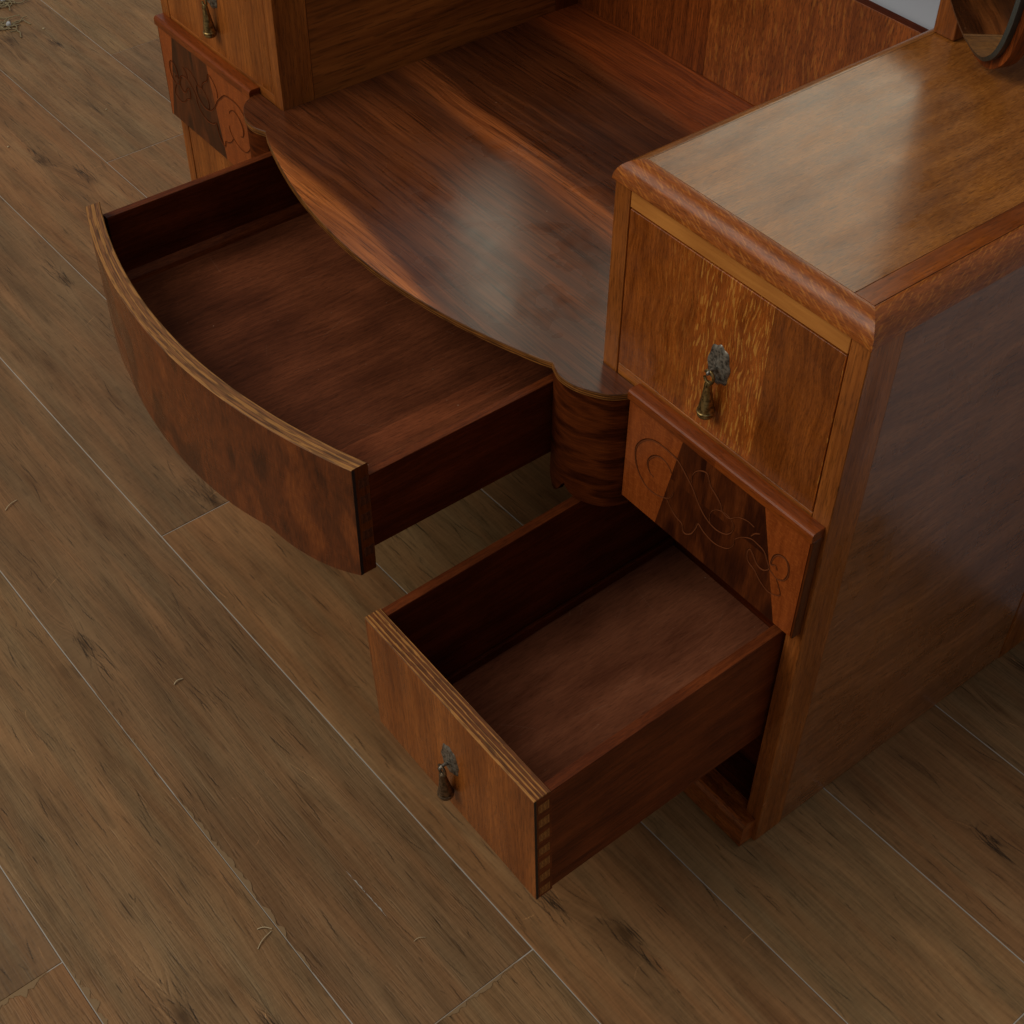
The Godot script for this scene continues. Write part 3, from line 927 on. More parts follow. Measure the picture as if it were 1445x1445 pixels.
func drop_handle(d: Node, at: Vector3, plate_mat: Material, drop_mat: Material, size: float):
	# a lobed back plate, a stud with a ring, and a pear drop hanging from it
	var st := st_new()
	var nr := 9
	var na := 56
	var noise := FastNoiseLite.new()
	noise.seed = 5
	noise.frequency = 260.0
	var pt := func(i: int, a: int) -> Vector3:
		var f := TAU * a / na
		var rim := 1.0 + 0.055 * cos(f * 8.0) - 0.03 * cos(f * 4.0)
		var r := float(i) / nr
		var x := 0.0140 * size * r * rim * cos(f) * (1.0 - 0.08 * sin(f))
		var y := 0.0220 * size * r * rim * sin(f)
		var z := 0.0016 * (1.0 - pow(r, 6.0)) + 0.0008 * exp(-pow((r - 0.86) * 12.0, 2.0)) + 0.00045 * sin(f * 4.0 + r * 9.0) * r * (1.0 - r) * 4.0 + 0.00022 * noise.get_noise_2d(x, y) * (1.0 - r * r) + 0.0024 * exp(-r * r * 14.0)
		return at + Vector3(x, y, maxf(z, 0.0) if i < nr else -0.0004)
	for i in nr:
		for a in na:
			var q := [pt.call(i, a), pt.call(i, a + 1), pt.call(i + 1, a + 1), pt.call(i + 1, a)]
			var nn := []
			for e in [[i, a], [i, a + 1], [i + 1, a + 1], [i + 1, a]]:
				var lo_i := maxi(e[0] - 1, 0)
				var dr: Vector3 = pt.call(mini(e[0] + 1, nr), e[1]) - pt.call(lo_i, e[1] if e[0] > 0 else e[1])
				var da: Vector3 = pt.call(maxi(e[0], 1), e[1] + 1) - pt.call(maxi(e[0], 1), e[1] - 1)
				var n := dr.cross(da).normalized()
				if n.z < 0: n = -n
				nn.append(n)
			quad(st, q, nn, [Vector2.ZERO, Vector2.ZERO, Vector2.ZERO, Vector2.ZERO])
	put("handle_plate", done(st, plate_mat), d)
	st = st_new()
	var hub := at + Vector3(0, -0.0045 * size, 0)
	var stud := []
	for k in 9: stud.append(hub + Vector3(0, 0.0025 * sin(PI * k / 8.0), 0.002 + 0.0125 * k / 8.0 - 0.002 * (1.0 if k == 8 else 0.0)))
	tube(st, stud, 0.0019 * size, 10)
	put("handle_stud", done(st, plate_mat), d)
	st = st_new()
	var ring := []
	for k in 19:
		var f := PI * 0.82 + TAU * 0.86 * k / 18.0 * -1.0
		ring.append(hub + Vector3(0.0056 * cos(f) * size, -0.0046 * size + 0.0070 * sin(f) * size, 0.0105))
	tube(st, ring, 0.00155 * size, 8)
	put("handle_ring", done(st, drop_mat), d)
	st = st_new()
	var prof := [Vector2(0.0, 0.0), Vector2(0.0030, -0.0004), Vector2(0.0036, -0.002), Vector2(0.0038, -0.005), Vector2(0.0045, -0.011), Vector2(0.0055, -0.018), Vector2(0.0066, -0.025), Vector2(0.0075, -0.031), Vector2(0.0080, -0.0335), Vector2(0.0087, -0.0344), Vector2(0.0088, -0.0356), Vector2(0.0080, -0.0364), Vector2(0.0080, -0.0372), Vector2(0.0083, -0.0382), Vector2(0.0078, -0.0398), Vector2(0.0062, -0.0415), Vector2(0.0034, -0.0426), Vector2(0.0, -0.0430)]
	for k in prof.size(): prof[k] *= size
	lathe(st, prof, 22, Transform3D(Basis(Vector3.RIGHT, 0.05), hub + Vector3(0, -0.0104 * size, 0.0105)), 0.00022, 3)
	put("handle_drop", done(st, drop_mat), d)

func shelf_edge() -> Array:
	# the shelf's front outline from the right end to the left, (x, z)
	var lobe := [Vector2(-0.2488, 0.0018), Vector2(-0.2528, 0.014), Vector2(-0.2609, 0.0272), Vector2(-0.2742, 0.0372), Vector2(-0.2942, 0.0465), Vector2(-0.3152, 0.0484), Vector2(-0.3335, 0.0420)]
	return smooth_line(lobe, 5)

func bow_z(x: float, at_mid: float) -> float:
	var f := (x - MID) / 0.2729
	return at_mid - 0.0525 * f * f

func shelf(t: Node):
	var right := shelf_edge()
	var outline := PackedVector2Array([Vector2(-0.3045, BACK - 0.004), Vector2(-0.3045, 0.0015), Vector2(-0.2555, 0.0015)])
	for p in right: outline.append(p)
	var bow_n := 48
	for k in range(1, bow_n):
		var x := lerpf(-0.3335, 2 * MID + 0.3335, float(k) / bow_n)
		outline.append(Vector2(x, bow_z(x, 0.0955) + 0.0005))
	for k in range(right.size() - 1, -1, -1): outline.append(Vector2(2 * MID - right[k].x, right[k].y))
	outline.append(Vector2(2 * MID + 0.2555, 0.0015))
	outline.append(Vector2(2 * MID + 0.3045, 0.0015))
	outline.append(Vector2(2 * MID + 0.3045, BACK - 0.004))
	var st := st_new()
	prism(st, outline, SHELF - 0.0066, SHELF, func(p: Vector2, y: float) -> Vector3: return Vector3(p.x, y, p.y),
		func(p: Vector2, _y: float, _s: bool) -> Vector2: return Vector2(p.x + 0.98, 0.105 - p.y), true, false)
	var sh := put("shelf", done(st, M.shelf), t)
	tag(sh, "low walnut shelf between the pedestals with a bowed front")
	# its edge shows the layers of the board
	st = st_new()
	var run := 0.0
	var pts := []
	for p in right: pts.append(p)
	for k in range(1, bow_n):
		var x := lerpf(-0.3335, 2 * MID + 0.3335, float(k) / bow_n)
		pts.append(Vector2(x, bow_z(x, 0.0955) + 0.0005))
	for k in range(right.size() - 1, -1, -1): pts.append(Vector2(2 * MID - right[k].x, right[k].y))
	for k in pts.size() - 1:
		var p: Vector2 = pts[k]
		var q: Vector2 = pts[k + 1]
		var d := q - p
		var n := Vector3(d.y, 0, -d.x).normalized()
		if n.z < 0: n = -n
		var l := d.length()
		var a := Vector3(p.x, 0, p.y)
		var b := Vector3(q.x, 0, q.y)
		var y1 := Vector3(0, SHELF - 0.0006, 0)
		var y0 := Vector3(0, SHELF - 0.0074, 0)
		var o := n * 0.0007
		quad(st, [a + y0 + o, b + y0 + o, b + y1 + o, a + y1 + o], [n, n, n, n], [Vector2(run, 1), Vector2(run + l, 1), Vector2(run + l, 0), Vector2(run, 0)])
		var nu := (n + Vector3.UP).normalized()
		quad(st, [a + y1 + o, b + y1 + o, b + Vector3(0, SHELF, 0), a + Vector3(0, SHELF, 0)], [nu, nu, nu, nu], [Vector2(run, 0.02), Vector2(run + l, 0.02), Vector2(run + l, 0.06), Vector2(run, 0.06)])
		quad(st, [a + y0 + o, b + y0 + o, b + y0 - n * 0.01, a + y0 - n * 0.01], [Vector3.DOWN, Vector3.DOWN, Vector3.DOWN, Vector3.DOWN], [Vector2(run, 1), Vector2(run + l, 1), Vector2(run + l, 0.9), Vector2(run, 0.9)])
		run += l
	put("ply_edge", done(st, M.ply_thin), sh)
	# aprons below the lobes
	for left in [false, true]:
		st = st_new()
		run = 0.0
		var n_pts := right.size()
		for k in n_pts - 1:
			var p: Vector2 = right[k]
			var q: Vector2 = right[k + 1]
			var d := q - p
			var n := Vector2(d.y, -d.x).normalized()
			if n.dot(p - Vector2(-0.30, 0.0)) < 0: n = -n
			var l := d.length()
			var qs := []
			for e in [[p, 1], [q, 1], [q, 0], [p, 0]]:
				var s: Vector2 = e[0] - n * 0.0012
				var y: float = SHELF - 0.0072 if e[1] == 1 else apron_foot(e[0].x)
				qs.append(Vector3(mx(s.x, left), y, s.y))
			var n3 := Vector3(-n.x if left else n.x, 0, n.y)
			var us := [Vector2(qs[0].y - 0.33, run), Vector2(qs[1].y - 0.33, run + l), Vector2(qs[2].y - 0.33, run + l), Vector2(qs[3].y - 0.33, run)]
			quad(st, qs, [n3, n3, n3, n3], us)
			var inner := []
			for e in 4: inner.append(qs[e] - n3 * 0.009)
			quad(st, inner, [-n3, -n3, -n3, -n3], us)
			quad(st, [qs[2], qs[3], inner[3], inner[2]], [Vector3.DOWN, Vector3.DOWN, Vector3.DOWN, Vector3.DOWN], [us[2], us[3], us[3] + Vector2(0, 0.01), us[2] + Vector2(0, 0.01)])
			run += l
		# the end beside the drawer
		var e0: Vector2 = right[-1]
		var xe := mx(e0.x + 0.001, left)
		quad(st, [Vector3(xe, SHELF - 0.008, e0.y - 0.001), Vector3(xe, apron_foot(e0.x), e0.y - 0.001), Vector3(xe, apron_foot(e0.x), e0.y - 0.011), Vector3(xe, SHELF - 0.008, e0.y - 0.011)], [Vector3(1 if left else -1, 0, 0), Vector3(1 if left else -1, 0, 0), Vector3(1 if left else -1, 0, 0), Vector3(1 if left else -1, 0, 0)], [Vector2.ZERO, Vector2(0.1, 0), Vector2(0.1, 0.01), Vector2(0, 0.01)])
		put("apron", done(st, M.apron), t)
	# back panel of two veneers; its top edge is a bare board edge
	var bk := board(t, "back_panel", Vector3(-0.9095, 0.0, BACK - 0.014), Vector3(-0.3055, 0.6895, BACK - 0.0022), M.inside_dark, 0, 0.0005)
	board(bk, "dark_veneer", Vector3(-0.9093, SHELF + 0.0006, BACK - 0.002) - bk.position, Vector3(-0.6605, 0.6893, BACK) - bk.position, M.straight, 1, 0.0003)
	board(bk, "ray_veneer", Vector3(-0.6602, SHELF + 0.0006, BACK - 0.002) - bk.position, Vector3(-0.3058, 0.6893, BACK) - bk.position, M.ray_oak, 1, 0.0003)

func apron_foot(x: float) -> float:
	if x < -0.3035:
		return minf(0.3405 + 0.0235 * pow((x + 0.321) / 0.0175, 2.0), 0.364)
	return 0.3465 + 0.0175 * exp(-(x + 0.3035) / 0.009)

func bow_foot(x: float) -> float:
	var f := absf(x - MID)
	if f < 0.155: return 0.3325 + 0.0115 * pow(f / 0.155, 2.4)
	return 0.3355 + 0.0085 * pow((f - 0.205) / 0.05, 2.0) if f < 0.205 else 0.3355 + 0.012 * pow((f - 0.205) / 0.068, 2.0)

func bow_drawer(t: Node):
	# the wide middle drawer, pulled out; its bowed front has a scalloped foot
	var base := Node3D.new()
	var half := 0.2729
	var n := 64
	var th := 0.0185
	var yt := 0.492
	var outer := st_new()
	var inner := st_new()
	var top := st_new()
	var run := 0.0
	for k in n:
		var xa := MID - half + 2 * half * k / n
		var xb := MID - half + 2 * half * (k + 1) / n
		var za := bow_z(xa, 0.3358)
		var zb := bow_z(xb, 0.3358)
		var na := Vector3(0.105 * (xa - MID) / (0.2729 * 0.2729), 0, 1).normalized()
		var nb := Vector3(0.105 * (xb - MID) / (0.2729 * 0.2729), 0, 1).normalized()
		var fa := bow_foot(xa)
		var fb := bow_foot(xb)
		var l := Vector2(xb - xa, zb - za).length()
		var u := [Vector2(fa - 0.325, run), Vector2(fb - 0.325, run + l), Vector2(yt - 0.325, run + l), Vector2(yt - 0.325, run)]
		quad(outer, [Vector3(xa, fa, za), Vector3(xb, fb, zb), Vector3(xb, yt, zb), Vector3(xa, yt, za)], [na, nb, nb, na], u)
		quad(inner, [Vector3(xa, fa, za - th), Vector3(xb, fb, zb - th), Vector3(xb, yt, zb - th), Vector3(xa, yt, za - th)], [-na, -nb, -nb, -na], u)
		quad(inner, [Vector3(xa, fa, za), Vector3(xb, fb, zb), Vector3(xb, fb, zb - th), Vector3(xa, fa, za - th)], [Vector3.DOWN, Vector3.DOWN, Vector3.DOWN, Vector3.DOWN], u)
		# the worn layered edge, slightly uneven
		var ha := yt + 0.0003 * sin(xa * 91.0)
		var hb := yt + 0.0003 * sin(xb * 91.0)
		var up := Vector3.UP
		var c := 0.0012
		var ca := (na + up).normalized()
		var cb := (nb + up).normalized()
		quad(top, [Vector3(xa, yt, za), Vector3(xb, yt, zb), Vector3(xb, hb + c, zb - c), Vector3(xa, ha + c, za - c)], [ca, cb, cb, ca], [Vector2(run, 0.0), Vector2(run + l, 0.0), Vector2(run + l, 0.08), Vector2(run, 0.08)])
		quad(top, [Vector3(xa, ha + c, za - c), Vector3(xb, hb + c, zb - c), Vector3(xb, hb + c, zb - th + c), Vector3(xa, ha + c, za - th + c)], [up, up, up, up], [Vector2(run, 0.08), Vector2(run + l, 0.08), Vector2(run + l, 0.92), Vector2(run, 0.92)])
		ca = (-na + up).normalized()
		cb = (-nb + up).normalized()
		quad(top, [Vector3(xa, ha + c, za - th + c), Vector3(xb, hb + c, zb - th + c), Vector3(xb, yt, zb - th), Vector3(xa, yt, za - th)], [ca, cb, cb, ca], [Vector2(run, 0.92), Vector2(run + l, 0.92), Vector2(run + l, 1.0), Vector2(run, 1.0)])
		run += l
	var ends := st_new()
	for s in [-1.0, 1.0]:
		var x: float = MID + s * half
		var z := bow_z(x, 0.3358)
		var v := Vector3(s, 0, 0)
		quad(ends, [Vector3(x, bow_foot(x), z), Vector3(x, yt + 0.001, z), Vector3(x, yt + 0.001, z - th), Vector3(x, bow_foot(x), z - th)], [v, v, v, v], [Vector2(bow_foot(x), 0), Vector2(yt, 0), Vector2(yt, th), Vector2(bow_foot(x), th)])
	var mesh := done(outer, M.burr)
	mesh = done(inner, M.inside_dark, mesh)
	mesh = done(ends, M.brown_dark, mesh)
	base.free()
	var d := put("drawer", mesh, t)
	tag(d, "wide bow fronted middle drawer of figured walnut, pulled open and empty")
	put("ply_edge", done(top, M.ply_worn), d)
	var zf := bow_z(MID + half, 0.3358) - th
	for s in [-1.0, 1.0]:
		var x0: float = MID + s * half
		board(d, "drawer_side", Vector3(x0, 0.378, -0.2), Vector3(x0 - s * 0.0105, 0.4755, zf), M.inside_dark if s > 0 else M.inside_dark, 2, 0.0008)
		board(d, "side_top", Vector3(x0 - s * 0.0003, 0.47555, -0.2), Vector3(x0 - s * 0.0102, 0.4764, zf), M.drawer_side, 2, 0.0003)
		# corner bead along the floor
		var bead := [Vector2(0.0, 0.0), Vector2(0.010, 0.0), Vector2(0.0085, 0.006), Vector2(0.005, 0.010), Vector2(0.0, 0.0125)]
		var bs := st_new()
		var x1: float = x0 - s * 0.0106
		for k in range(1, 4):
			var p: Vector2 = bead[k]
			var q: Vector2 = bead[k + 1]
			var nn := Vector3(-s * (q.y - p.y), absf(q.x - p.x), 0).normalized()
			quad(bs, [Vector3(x1 - s * p.x, 0.385 + p.y, -0.2), Vector3(x1 - s * p.x, 0.385 + p.y, zf + 0.004), Vector3(x1 - s * q.x, 0.385 + q.y, zf + 0.004), Vector3(x1 - s * q.x, 0.385 + q.y, -0.2)], [nn, nn, nn, nn], [Vector2(0, p.y), Vector2(0.45, p.y), Vector2(0.45, q.y), Vector2(0, q.y)])
		put("corner_bead", done(bs, M.drawer_side), d)
		for k in 5:
			var y := 0.3705 + k * 0.0235
			board(d, "dovetail", Vector3(x0 + s * 0.0003, y, zf + 0.0005), Vector3(x0 - s * 0.002, y + 0.0125, zf + 0.0125), M.tail_dark, 1, 0.0002)
		board(d, "front_edge_line", Vector3(x0 + s * 0.0004, bow_foot(x0), zf + th - 0.0034), Vector3(x0 - s * 0.001, 0.4915, zf + th - 0.0002), M.black_line, 1, 0.0002)
	# floor of the drawer, cut to the bow
	var poly := PackedVector2Array([Vector2(MID + half - 0.0105, -0.2)])
	for k in 25:
		var x := MID + half - 0.0106 - (2 * half - 0.0212) * k / 24.0
		poly.append(Vector2(x, bow_z(x, 0.3358) - th + 0.002))
	poly.append(Vector2(MID - half + 0.0105, -0.2))
	var st := st_new()
	prism(st, poly, 0.3795, 0.3852, func(p: Vector2, y: float) -> Vector3: return Vector3(p.x, y, p.y), func(p: Vector2, _y: float, _s: bool) -> Vector2: return Vector2(p.y + 0.21, MID + half - p.x))
	put("drawer_bottom", done(st, M.inside_wide), d)
	board(d, "drawer_back", Vector3(MID - half, 0.38, -0.21), Vector3(MID + half, 0.47, -0.2005), M.inside_dark, 0, 0.0005)

func low_drawer(t: Node):
	# the lower drawer of the right pedestal, pulled out and drooping a little
	var d := Node3D.new()
	var holder := Transform3D(Basis.from_euler(Vector3(0.0422, -0.0045, 0)), Vector3(0, 0.349, 0))
	d.free()
	var x0 := -0.2942
	var x1 := -0.0246
	var h := 0.1775
	var p := 0.3086
	var f := board(t, "drawer", Vector3(x0, -h, p - 0.0195), Vector3(x1, -0.0016, p), M.brown, 1, 0.0006)
	tag(f, "plain fronted lower right drawer, pulled out and empty")
	var at := f.position
	f.transform = holder * Transform3D(Basis(), at)
	var bb := func(called: String, a: Vector3, b: Vector3, m: Material, g: int, bev := 0.0006) -> MeshInstance3D:
		return board(f, called, a - at, b - at, m, g, bev)
	# layered top edge of the front
	var st := st_new()
	var c := 0.0008
	var up := Vector3.UP
	var ring := [[p, -0.0016, 0.0], [p - c, 0.0, 0.06], [p - 0.0195 + c, 0.0, 0.94], [p - 0.0195, -0.0016, 1.0]]
	for k in 3:
		var a: Array = ring[k]
		var b: Array = ring[k + 1]
		var n: Vector3 = [Vector3(0, 1, 1).normalized(), up, Vector3(0, 1, -1).normalized()][k]
		quad(st, [Vector3(x0, a[1], a[0]) - at, Vector3(x1, a[1], a[0]) - at, Vector3(x1, b[1], b[0]) - at, Vector3(x0, b[1], b[0]) - at], [n, n, n, n], [Vector2(0, a[2]), Vector2(0.27, a[2]), Vector2(0.27, b[2]), Vector2(0, b[2])])
	for s in [x0, x1]:
		var n := Vector3(-1 if s == x0 else 1, 0, 0)
		quad(st, [Vector3(s, ring[0][1], ring[0][0]) - at, Vector3(s, ring[1][1], ring[1][0]) - at, Vector3(s, ring[2][1], ring[2][0]) - at, Vector3(s, ring[3][1], ring[3][0]) - at], [n, n, n, n], [Vector2(0, 0), Vector2(0, 0.06), Vector2(0, 0.94), Vector2(0, 1)])
	put("ply_edge", done(st, M.ply_clean), f)
	var zb := -0.1
	for s in [0, 1]:
		var xa := x0 if s == 0 else x1
		var xb := xa + (0.0115 if s == 0 else -0.0115)
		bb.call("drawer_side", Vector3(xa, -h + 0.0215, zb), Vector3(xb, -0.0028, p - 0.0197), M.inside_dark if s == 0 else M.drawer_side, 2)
		bb.call("bottom_slip", Vector3(xa + (0.001 if s == 0 else -0.001), -h + 0.001, zb), Vector3(xb, -h + 0.0205, p - 0.0197), M.drawer_side, 2, 0.0012)
		bb.call("side_top", Vector3(xa + (0.0003 if s == 0 else -0.0003), -0.00275, zb), Vector3(xb - (0.0003 if s == 0 else -0.0003), -0.0019, p - 0.0199), M.drawer_side, 2, 0.0003)
		# strip along the foot of the side, inside
		var xc := xb + (0.0002 if s == 0 else -0.0002)
		bb.call("corner_strip", Vector3(xc, -h + 0.0118, zb), Vector3(xc + (0.006 if s == 0 else -0.006), -h + 0.026, p - 0.0199), M.inside_dark, 2, 0.003)
	bb.call("drawer_bottom", Vector3(x0 + 0.011, -h + 0.006, zb), Vector3(x1 - 0.011, -h + 0.0112, p - 0.0198), M.inside_low, 2, 0.0003)
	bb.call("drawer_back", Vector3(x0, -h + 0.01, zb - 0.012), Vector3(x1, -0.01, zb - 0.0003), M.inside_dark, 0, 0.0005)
	bb.call("front_edge_line", Vector3(x1 + 0.0004, -h + 0.0003, p - 0.0030), Vector3(x1 - 0.002, -0.0018, p - 0.0003), M.black_line, 1, 0.0002)
	bb.call("side_end", Vector3(x1 - 0.002, -h + 0.0004, p - 0.0202), Vector3(x1 + 0.0002, -0.0022, p - 0.0034), M.drawer_side, 2, 0.0001)
	for k in 7:
		var y := -0.0125 - k * 0.0247
		var q := PackedVector2Array([Vector2(p - 0.0172, y + 0.0010), Vector2(p - 0.0048, y + 0.0003), Vector2(p - 0.0048, y - 0.0122), Vector2(p - 0.0172, y - 0.0130)])
		var ds := st_new()
		var s0 := q
		prism(ds, s0, x1 - 0.002, x1 + 0.00038, func(v: Vector2, tt: float) -> Vector3: return Vector3(tt, v.y, v.x) - at, func(v: Vector2, _t: float, _s: bool) -> Vector2: return Vector2(v.y, v.x))
		put("dovetail", done(ds, M.tail), f)
	drop_handle(f, Vector3(-0.1585, -0.0905, p + 0.0002) - at, M.pewter, M.old_brass, 1.0)

func mirror(t: Node):
	# posts and the wing mirror at the back of each pedestal top, and the rail between the posts
	for left in [false, true]:
		board(t, "mirror_post", Vector3(mx(-0.2895, left), TOP + 0.0003, -0.45), Vector3(mx(-0.262, left), 1.35, -0.404), M.brown, 1, 0.002)
		var ang := deg_to_rad(-20.0)
		var e := Vector3(cos(ang), 0, -sin(ang))     # along the glass, hinge to outer edge
		var nrm := Vector3(sin(ang), 0, cos(ang))    # out of the glass
		var tip := Vector3(-0.1992, 0.755, -0.3664)
		var half := [Vector2(-0.088, 0.034), Vector2(-0.0771, 0.0254), Vector2(-0.0616, 0.0146), Vector2(-0.044, 0.0049), Vector2(-0.0332, 0.0012), Vector2(-0.0215, -0.0022), Vector2(-0.0092, -0.0027), Vector2(0.0, 0.0), Vector2(0.0084, 0.0065), Vector2(0.0146, 0.0147), Vector2(0.0194, 0.0256), Vector2(0.0224, 0.0376), Vector2(0.0247, 0.0506), Vector2(0.0267, 0.0739), Vector2(0.028, 0.12), Vector2(0.027, 0.25), Vector2(0.02, 0.42), Vector2(-0.01, 0.5), Vector2(-0.06, 0.53), Vector2(-0.088, 0.53)]
		var line := smooth_line(half, 6)
		var poly := PackedVector2Array()
		for p in line: poly.append(p)
		var map := func(p: Vector2, z: float) -> Vector3:
			var q := tip + e * p.x + Vector3(0, p.y, 0) + nrm * z
			if left: q.x = 2 * MID - q.x
			return q
		var uv := func(p: Vector2, _z: float, _s: bool) -> Vector2: return Vector2(p.y, p.x)
		# the back board, a little larger than the glass and rounded
		var big: PackedVector2Array = Geometry2D.offset_polygon(poly, 0.008, Geometry2D.JOIN_ROUND)[0]
		big = Geometry2D.intersect_polygons(big, PackedVector2Array([Vector2(-0.062, -1), Vector2(1, -1), Vector2(1, 1), Vector2(-0.062, 1)]))[0]
		var st := st_new()
		prism(st, big, -0.024, -0.0085, map, uv)
		var wing := put("wing_mirror", done(st, M.straight), t)
		var small := Geometry2D.offset_polygon(poly, -0.0042, Geometry2D.JOIN_MITER)[0]
		st = st_new()
		prism(st, small, -0.0046, 0.0, map, uv, true, false)
		put("mirror_glass", done(st, M.glass), wing)
		# bevelled and bare edge of the glass
		st = st_new()
		var m := poly.size()
		for k in m:
			var a := poly[k]
			var b := poly[(k + 1) % m]
			var ai := nearest(small, a)
			var bi := nearest(small, b)
			var d := (b - a).normalized()
			var o2 := Vector2(d.y, -d.x)
			if Geometry2D.is_polygon_clockwise(poly): o2 = -o2
			var zero: Vector3 = map.call(Vector2.ZERO, 0.0)
			var n: Vector3 = (map.call(o2, 0.0) - zero).normalized()
			var fr: Vector3 = (map.call(Vector2.ZERO, 1.0) - zero).normalized()
			var nb := (n * 0.5 + fr).normalized()
			var z4 := [Vector2.ZERO, Vector2.ZERO, Vector2.ZERO, Vector2.ZERO]
			quad(st, [map.call(ai, 0.0), map.call(bi, 0.0), map.call(b, -0.0018), map.call(a, -0.0018)], [nb, nb, nb, nb], z4)
			quad(st, [map.call(a, -0.0018), map.call(b, -0.0018), map.call(b, -0.0082), map.call(a, -0.0082)], [n, n, n, n], z4)
		put("glass_edge", done(st, M.glass_edge), wing)
	# the middle mirror hangs between the posts
	var foot := [Vector2(-0.2925, 0.80), Vector2(-0.34, 0.795), Vector2(-0.43, 0.785), Vector2(MID, 0.78)]
	var half_line := smooth_line(foot, 4)
	var outline := PackedVector2Array()
	for p in half_line: outline.append(p)
	for k in range(half_line.size() - 2, -1, -1): outline.append(Vector2(2 * MID - half_line[k].x, half_line[k].y))
	outline.append(Vector2(2 * MID + 0.2925, 1.5))
	outline.append(Vector2(-0.2925, 1.5))
	var st2 := st_new()
	prism(st2, outline, -0.446, -0.432, func(p: Vector2, z: float) -> Vector3: return Vector3(p.x, p.y, z), func(p: Vector2, _z: float, _s: bool) -> Vector2: return Vector2(p.y, p.x))
	var middle := put("middle_mirror", done(st2, M.straight), t)
	st2 = st_new()
	prism(st2, Geometry2D.offset_polygon(outline, -0.006)[0], -0.4318, -0.426, func(p: Vector2, z: float) -> Vector3: return Vector3(p.x, p.y, z), func(p: Vector2, _z: float, _s: bool) -> Vector2: return Vector2(p.y, p.x))
	put("mirror_glass", done(st2, M.glass), middle)

func nearest(poly: PackedVector2Array, p: Vector2) -> Vector2:
	var best := poly[0]
	var far := 1e9
	for k in poly.size():
		var q := Geometry2D.get_closest_point_to_segment(p, poly[k], poly[(k + 1) % poly.size()])
		if q.distance_squared_to(p) < far:
			far = q.distance_squared_to(p)
			best = q
	return best

# ------------------------------------------------------------------ bits on the floor
func splinter(at: Vector2, to: Vector2, w: float, label: String):
	var o := Node3D.new()
	o.free()
	var d := to - at
	var n := 6
	var st := st_new()
	var pts := []
	for k in n + 1:
		var f := float(k) / n
		pts.append(Vector3(d.x * (f - 0.5), w * 0.5 + 0.0004 + 0.0012 * sin(f * PI), d.y * (f - 0.5)) + Vector3(d.y, 0, -d.x).normalized() * 0.0012 * sin(f * 4.0))
	tube(st, pts, w / 2, 5)
	var m := put("wood_splinter", done(st, M.splinter), self, Vector3((at.x + to.x) / 2, 0, (at.y + to.y) / 2))
	tag(m, label, "splinter", "splinters lying on the floor")

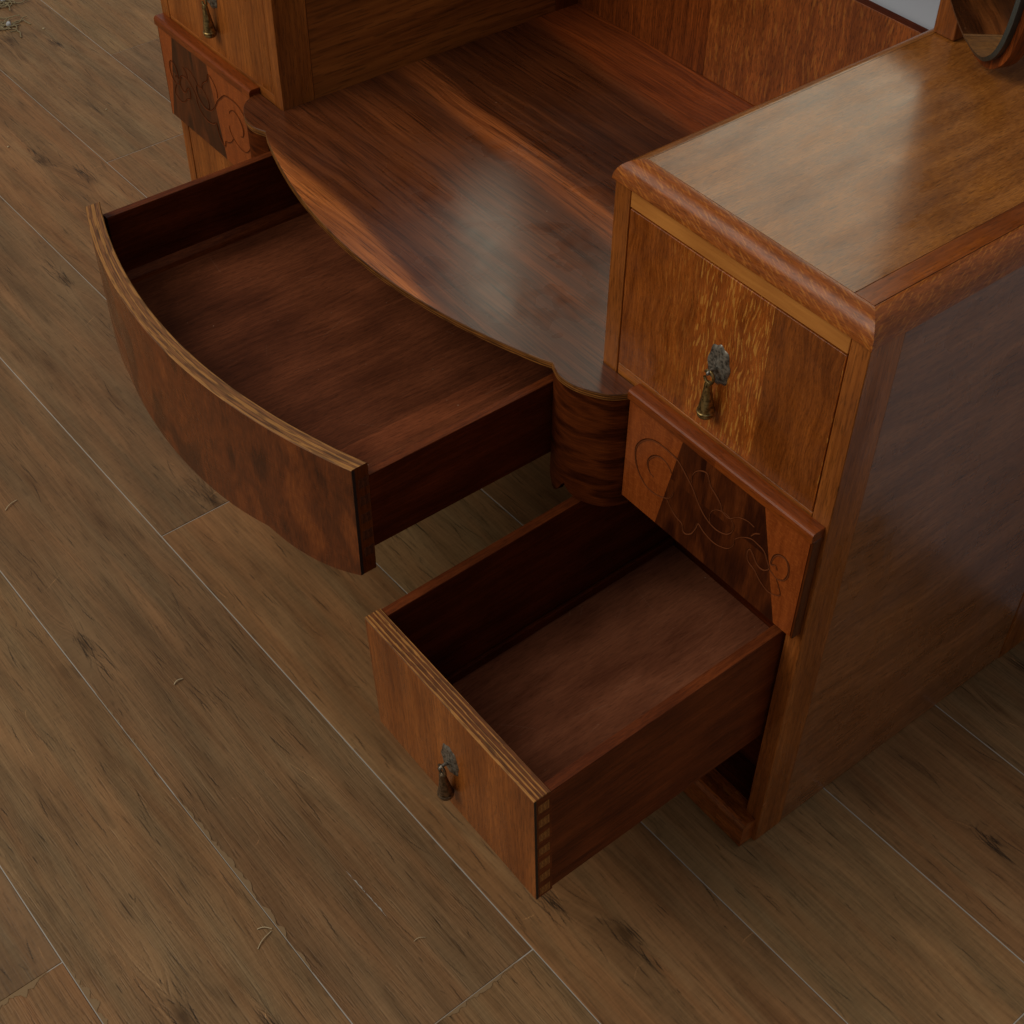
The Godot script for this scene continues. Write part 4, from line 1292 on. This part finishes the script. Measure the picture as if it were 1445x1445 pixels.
func make_debris():
	M.splinter = plain(rgb(206, 186, 150), 0.8)
	M.lint = plain(rgb(150, 136, 104), 0.95)
	M.lint_pale = plain(rgb(196, 200, 204), 0.9)
	var P := [
		[246, 967, 257, 958, 0.0016, "short pale splinter on the plank left of the lower open drawer"],
		[363, 1312, 384, 1310, 0.0012, "pale splinter lying almost level beside the long chipped plank edge"],
		[364, 1340, 382, 1314, 0.0011, "thin pale splinter lying steeply across beside the long chipped plank edge"],
		[8, 721, 23, 706, 0.0012, "thin pale splinter near the left border below the bow front"],
		[584, 1329, 600, 1322, 0.0007, "hair thin splinter near the corner joint below the lower drawer"]]
	for s in P:
		splinter(ground(s[0], s[1]), ground(s[2], s[3]), s[4], s[5])
	# crumbs
	var cr := RandomNumberGenerator.new()
	cr.seed = 19
	for c in [[62, 41, "tiny pale crumb just right of the lint tangle in the far left corner"], [150, 155, "tiny pale crumb on the planks nearest the carved panel of the left pedestal"], [12, 208, "tiny pale crumb at the left border, between the lint and the bow front"]]:
		var cs := st_new()
		var rad := cr.randf_range(0.0013, 0.0019)
		var lump := []
		for k in 6: lump.append(Vector2(rad * sin(PI * k / 5.0), rad - rad * cos(PI * k / 5.0)))
		lathe(cs, lump, 7, Transform3D(Basis(Vector3.UP, cr.randf() * 6.0).scaled(Vector3(1.0, 0.7, 1.0 + cr.randf())), Vector3.ZERO), rad * 0.5, cr.randi() % 99)
		var cg := ground(c[0], c[1])
		tag(put("crumb", done(cs, M.splinter), self, Vector3(cg.x, 0.0002, cg.y)), c[2], "crumb", "crumbs on the floor left of the table")
	# a tangle of lint in the far corner
	var st := st_new()
	var r := RandomNumberGenerator.new()
	r.seed = 3
	for k in 16:
		var pts := []
		var p := Vector3(r.randf_range(-0.022, 0.022), 0.002, r.randf_range(-0.02, 0.02))
		var dir := r.randf() * TAU
		for s in 12:
			pts.append(p)
			dir += r.randf_range(-0.7, 0.8)
			p += Vector3(cos(dir) * 0.0045, r.randf_range(-0.001, 0.0014), sin(dir) * 0.0045)
			p.y = clampf(p.y, 0.0012, 0.009)
		tube(st, pts, 0.0011, 5)
	var g := ground(13, 36)
	var o := put("lint", done(st, M.lint), self, Vector3(g.x, 0, g.y))
	tag(o, "small tangle of dusty lint in the far left corner of the floor", "lint")
	st = st_new()
	var ball := []
	for k in 8: ball.append(Vector2(0.005 * sin(PI * k / 7.0), 0.005 - 0.005 * cos(PI * k / 7.0)))
	lathe(st, ball, 9, Transform3D(), 0.002, 8)
	put("fluff", done(st, M.lint_pale), o, Vector3(0.004, 0.001, 0.002))
	g = ground(2, 4)
	var o2: MeshInstance3D = o.duplicate()
	o2.name = "lint_001"
	add_child(o2, true)
	o2.position = Vector3(g.x, 0, g.y)
	o2.rotation.y = 2.0
	tag(o2, "second tangle of lint, cut by the top left corner of the picture", "lint")

func ground(u: float, v: float) -> Vector2:
	# where the floor is seen at a place measured on the photograph (1445 pixels square)
	var b := Basis.from_euler(Vector3(-0.79356, 0.89691, 0.01358))
	var ray := b * Vector3((u - 722.5) / 2046.35, -(v - 722.5) / 2046.35, -1)
	var o := Vector3(0.52077, 1.43210, 0.77391)
	var k := -o.y / ray.y
	return Vector2(o.x + ray.x * k, o.z + ray.z * k)
